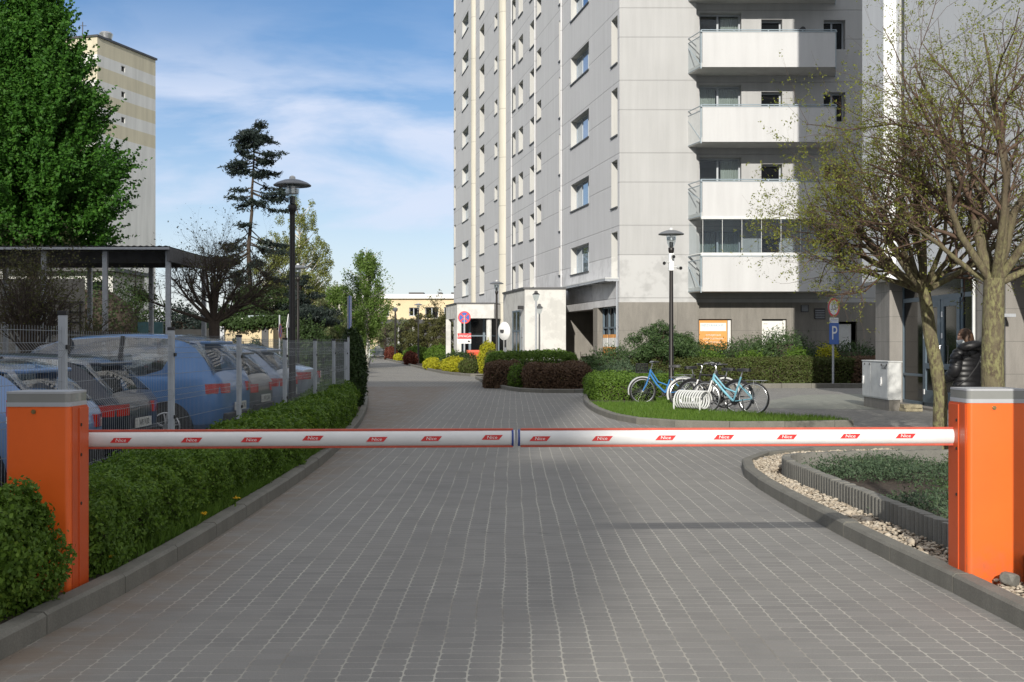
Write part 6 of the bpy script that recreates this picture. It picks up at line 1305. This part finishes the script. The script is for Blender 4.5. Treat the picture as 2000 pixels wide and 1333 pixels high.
def person():
    ar = []
    V = [(0, 0, .92), (0, 0, 1.10), (.0, 0, 1.28), (-.01, 0, 1.40), (0, 0, 1.47), (.015, 0, 1.54)]; E = [(0, 1), (1, 2), (2, 3), (3, 4), (4, 5)]; Rr = [(.15, .12), (.14, .115), (.16, .11), (.10, .08), .055, .058]
    for s in (1, -1):
        i = len(V); V += [(0, .09*s, .86), (.01, .1*s, .48), (-.02, .1*s, .09), (.13, .11*s, .045)]; E += [(0, i), (i, i+1), (i+1, i+2), (i+2, i+3)]; Rr += [.085, .055, .04, .035]
        i = len(V); V += [(-.01, .19*s, 1.37), (-.03, .25*s, 1.12), (.2 if s > 0 else .12, .2*s, .98 if s > 0 else .9), (.27 if s > 0 else .17, .17*s, .985 if s > 0 else .87)]; E += [(3, i), (i, i+1), (i+1, i+2), (i+2, i+3)]; Rr += [.055, .042, .032, (.028, .02)]
        h = Vector(V[-1]); d0 = (Vector(V[-1])-Vector(V[-2])).normalized()
        for f_ in range(4):
            off = Vector((0, -.026+.0175*f_, 0)); b0 = h+d0*.02+off; m0 = b0+d0*(.03+.006*(f_ in (1, 2)))+Vector((0, 0, -.008)); e0 = m0+d0*.02+Vector((0, -.01*s, -.02)); j = len(V); V += [tuple(b0), tuple(m0), tuple(e0)]; E += [(i+3, j), (j, j+1), (j+1, j+2)]; Rr += [.010, .009, .008]
        j = len(V); V += [tuple(h+Vector((.01, -.03*s, .012))), tuple(h+Vector((.045, -.04*s, .02)))]; E += [(i+3, j), (j, j+1)]; Rr += [.011, .009]
    return skin_obj('body', V, E, Rr, [M['skin']], pe, 2)
person()
hd_ = thing('head', None, None); hd_.parent = pe; hd_.location = (.035, 0, hz); hd_.rotation_euler = (0, R(12), R(52))
mb = MB(); rings = []
for z, rx, ry, ox in ((-.125, .03, .03, .03), (-.115, .05, .045, .025), (-.09, .068, .058, .018), (-.05, .082, .067, .008), (0, .092, .073, 0), (.04, .094, .075, -.004), (.08, .082, .068, -.008), (.105, .055, .048, -.008), (.118, .02, .02, -.008)):
    rings.append([(ox+rx*math.cos(a)*(1.0), ry*math.sin(a), z) for a in np.linspace(0, 2*math.pi, 24, endpoint=False)])
mb.loft(rings); mb.ell((.098, 0, -.02), (.016, .013, .024), 6)
for s in (1, -1): mb.ell((-.005, .074*s, -.012), (.018, .010, .03), 6); mb.ell((.083, .03*s, .012), (.010, .014, .009), 6)
mb.build('face', M['skin'], hd_, smooth=True)
mb = MB()
for s in (1, -1): mb.ell((.089, .03*s, .012), (.005, .006, .006), 5)
mb.build('eye', M['black'], hd_, smooth=True)
mb = MB(); rings = []
for z, w, f in ((-.12, .045, .055), (-.09, .064, .088), (-.05, .076, .108), (-.015, .078, .11)): rings.append([(f*math.cos(a)+.005, w*math.sin(a), z+.012*math.cos(a)) for a in np.linspace(R(-100), R(100), 17)])
mb.loft(rings, closed=False, cap=False)
for s in (1, -1): mb.tube([(.0, .079*s, -.03), (-.01, .086*s, .0)], .003, 4); mb.tube([(.0, .078*s, -.08), (-.01, .086*s, -.04)], .003, 4)
mo = mb.build('mask', M['mask'], hd_, smooth=True); q_ = mo.modifiers.new('solid', 'SOLIDIFY'); q_.thickness = .004
bm = bmesh.new(); bmesh.ops.create_uvsphere(bm, u_segments=48, v_segments=32, radius=1); vv = []
for v in bm.verts:
    x, y, z = v.co; n_ = 1+.035*math.sin(y*22+z*5)+.02*math.sin(x*31)
    v.co = Vector((x*.108*n_-.022, y*.095*n_, z*.125*n_+.018)) if z > -.2 else Vector((x*.100*n_-.03, y*.105*n_, z*.185*n_+.0))
bmesh.ops.delete(bm, geom=[v for v in bm.verts if (v.co.x > .052 and v.co.z < .052) or v.co.z < -.17 or (v.co.x > .03 and v.co.z < .0)], context='VERTS')
me = bpy.data.meshes.new('hair'); bm.to_mesh(me); bm.free(); me.materials.append(M['hair']); me.polygons.foreach_set('use_smooth', [True]*len(me.polygons)); ho = link('hair', me, hd_); q_ = ho.modifiers.new('solid', 'SOLIDIFY'); q_.thickness = .012
# quilted jacket: ringed torso and sleeves, hood, strap, phone
def quilt(mb, pts, rad, flat=1.0, per=.075, amp=.012, n=22):
    P = [Vector(p) for p in pts]; L = [0]
    for a_, b_ in zip(P, P[1:]): L.append(L[-1]+(b_-a_).length)
    m_ = int(L[-1]/.015); cen, rs_ = [], []
    for i in range(m_+1):
        d_ = L[-1]*i/m_; j = max(q_ for q_ in range(len(L)-1) if L[q_] <= d_+1e-9); f_ = (d_-L[j])/(L[j+1]-L[j]); cen.append(P[j].lerp(P[j+1], f_)); rs_.append((rad[j]*(1-f_)+rad[j+1]*f_)+amp*abs(math.sin(math.pi*d_/per))-amp*.5)
    if flat == 1.0: mb.tube(cen, rs_, n); return
    mb.loft([[(c_.x+r_*flat*math.cos(a_), c_.y+r_*math.sin(a_), c_.z) for a_ in np.linspace(0, 2*math.pi, n*2, endpoint=False)] for c_, r_ in zip(cen, rs_)])
mb = MB(); quilt(mb, [(-.01, 0, .72), (-.01, 0, .9), (-.01, 0, 1.15), (-.015, 0, 1.34), (-.01, 0, 1.43), (0, 0, 1.475)], [.235, .225, .225, .215, .15, .075], .72)
for s in (1, -1): quilt(mb, [(-.015, .15*s, 1.385), (-.03, .225*s, 1.30), (-.045, .27*s, 1.12), (.06, .255*s, 1.03), (.2 if s > 0 else .12, .21*s, .985 if s > 0 else .9)], [.085, .09, .085, .08, .058])
mb.build('jacket', M['jacket'], pe, smooth=True)
mb = MB(); P = [(-.05+.13*math.cos(a_)*.9, .15*math.sin(a_), 1.45-.03*math.cos(a_)) for a_ in np.linspace(R(35), R(325), 24)]; mb.tube(P, [.03+.045*math.sin(math.pi*i/23) for i in range(24)], 12); mb.ell((-.13, 0, 1.36), (.07, .12, .10), 10); mb.build('hood', M['jacket'], pe, smooth=True)
mb = MB()
for s in (1, -1): mb.tube([(-.01, .085*s, .86), (0, .095*s, .7), (.01, .1*s, .48), (-.02, .1*s, .07)], [.115, .1, .075, .062], 14)
mb.build('trousers', M['trousers'], pe, smooth=True)
for s in (1, -1): mb = MB(); mb.ell((.04, .105*s, .05), (.14, .05, .05), 8); mb.build('shoe', M['black'], pe, smooth=True)
mb = MB(); mb.tube([(-.17, -.14, 1.33), (-.19, 0, 1.17), (-.16, .14, 1.0), (-.06, .24, .9)], .012, 6); mb.build('bag_strap', M['trim'], pe, smooth=True)
mb = MB(); mb.bx(.27, .34, .13, .20, 1.0, 1.012); ph = mb.build('phone', M['steel'], bevel=.004); ph.matrix_world = Matrix.Translation(pe.location) @ Matrix.Rotation(R(116), 4, 'Z'); tag(ph, 'small pale phone held in the hand of the person in black', 'phone')
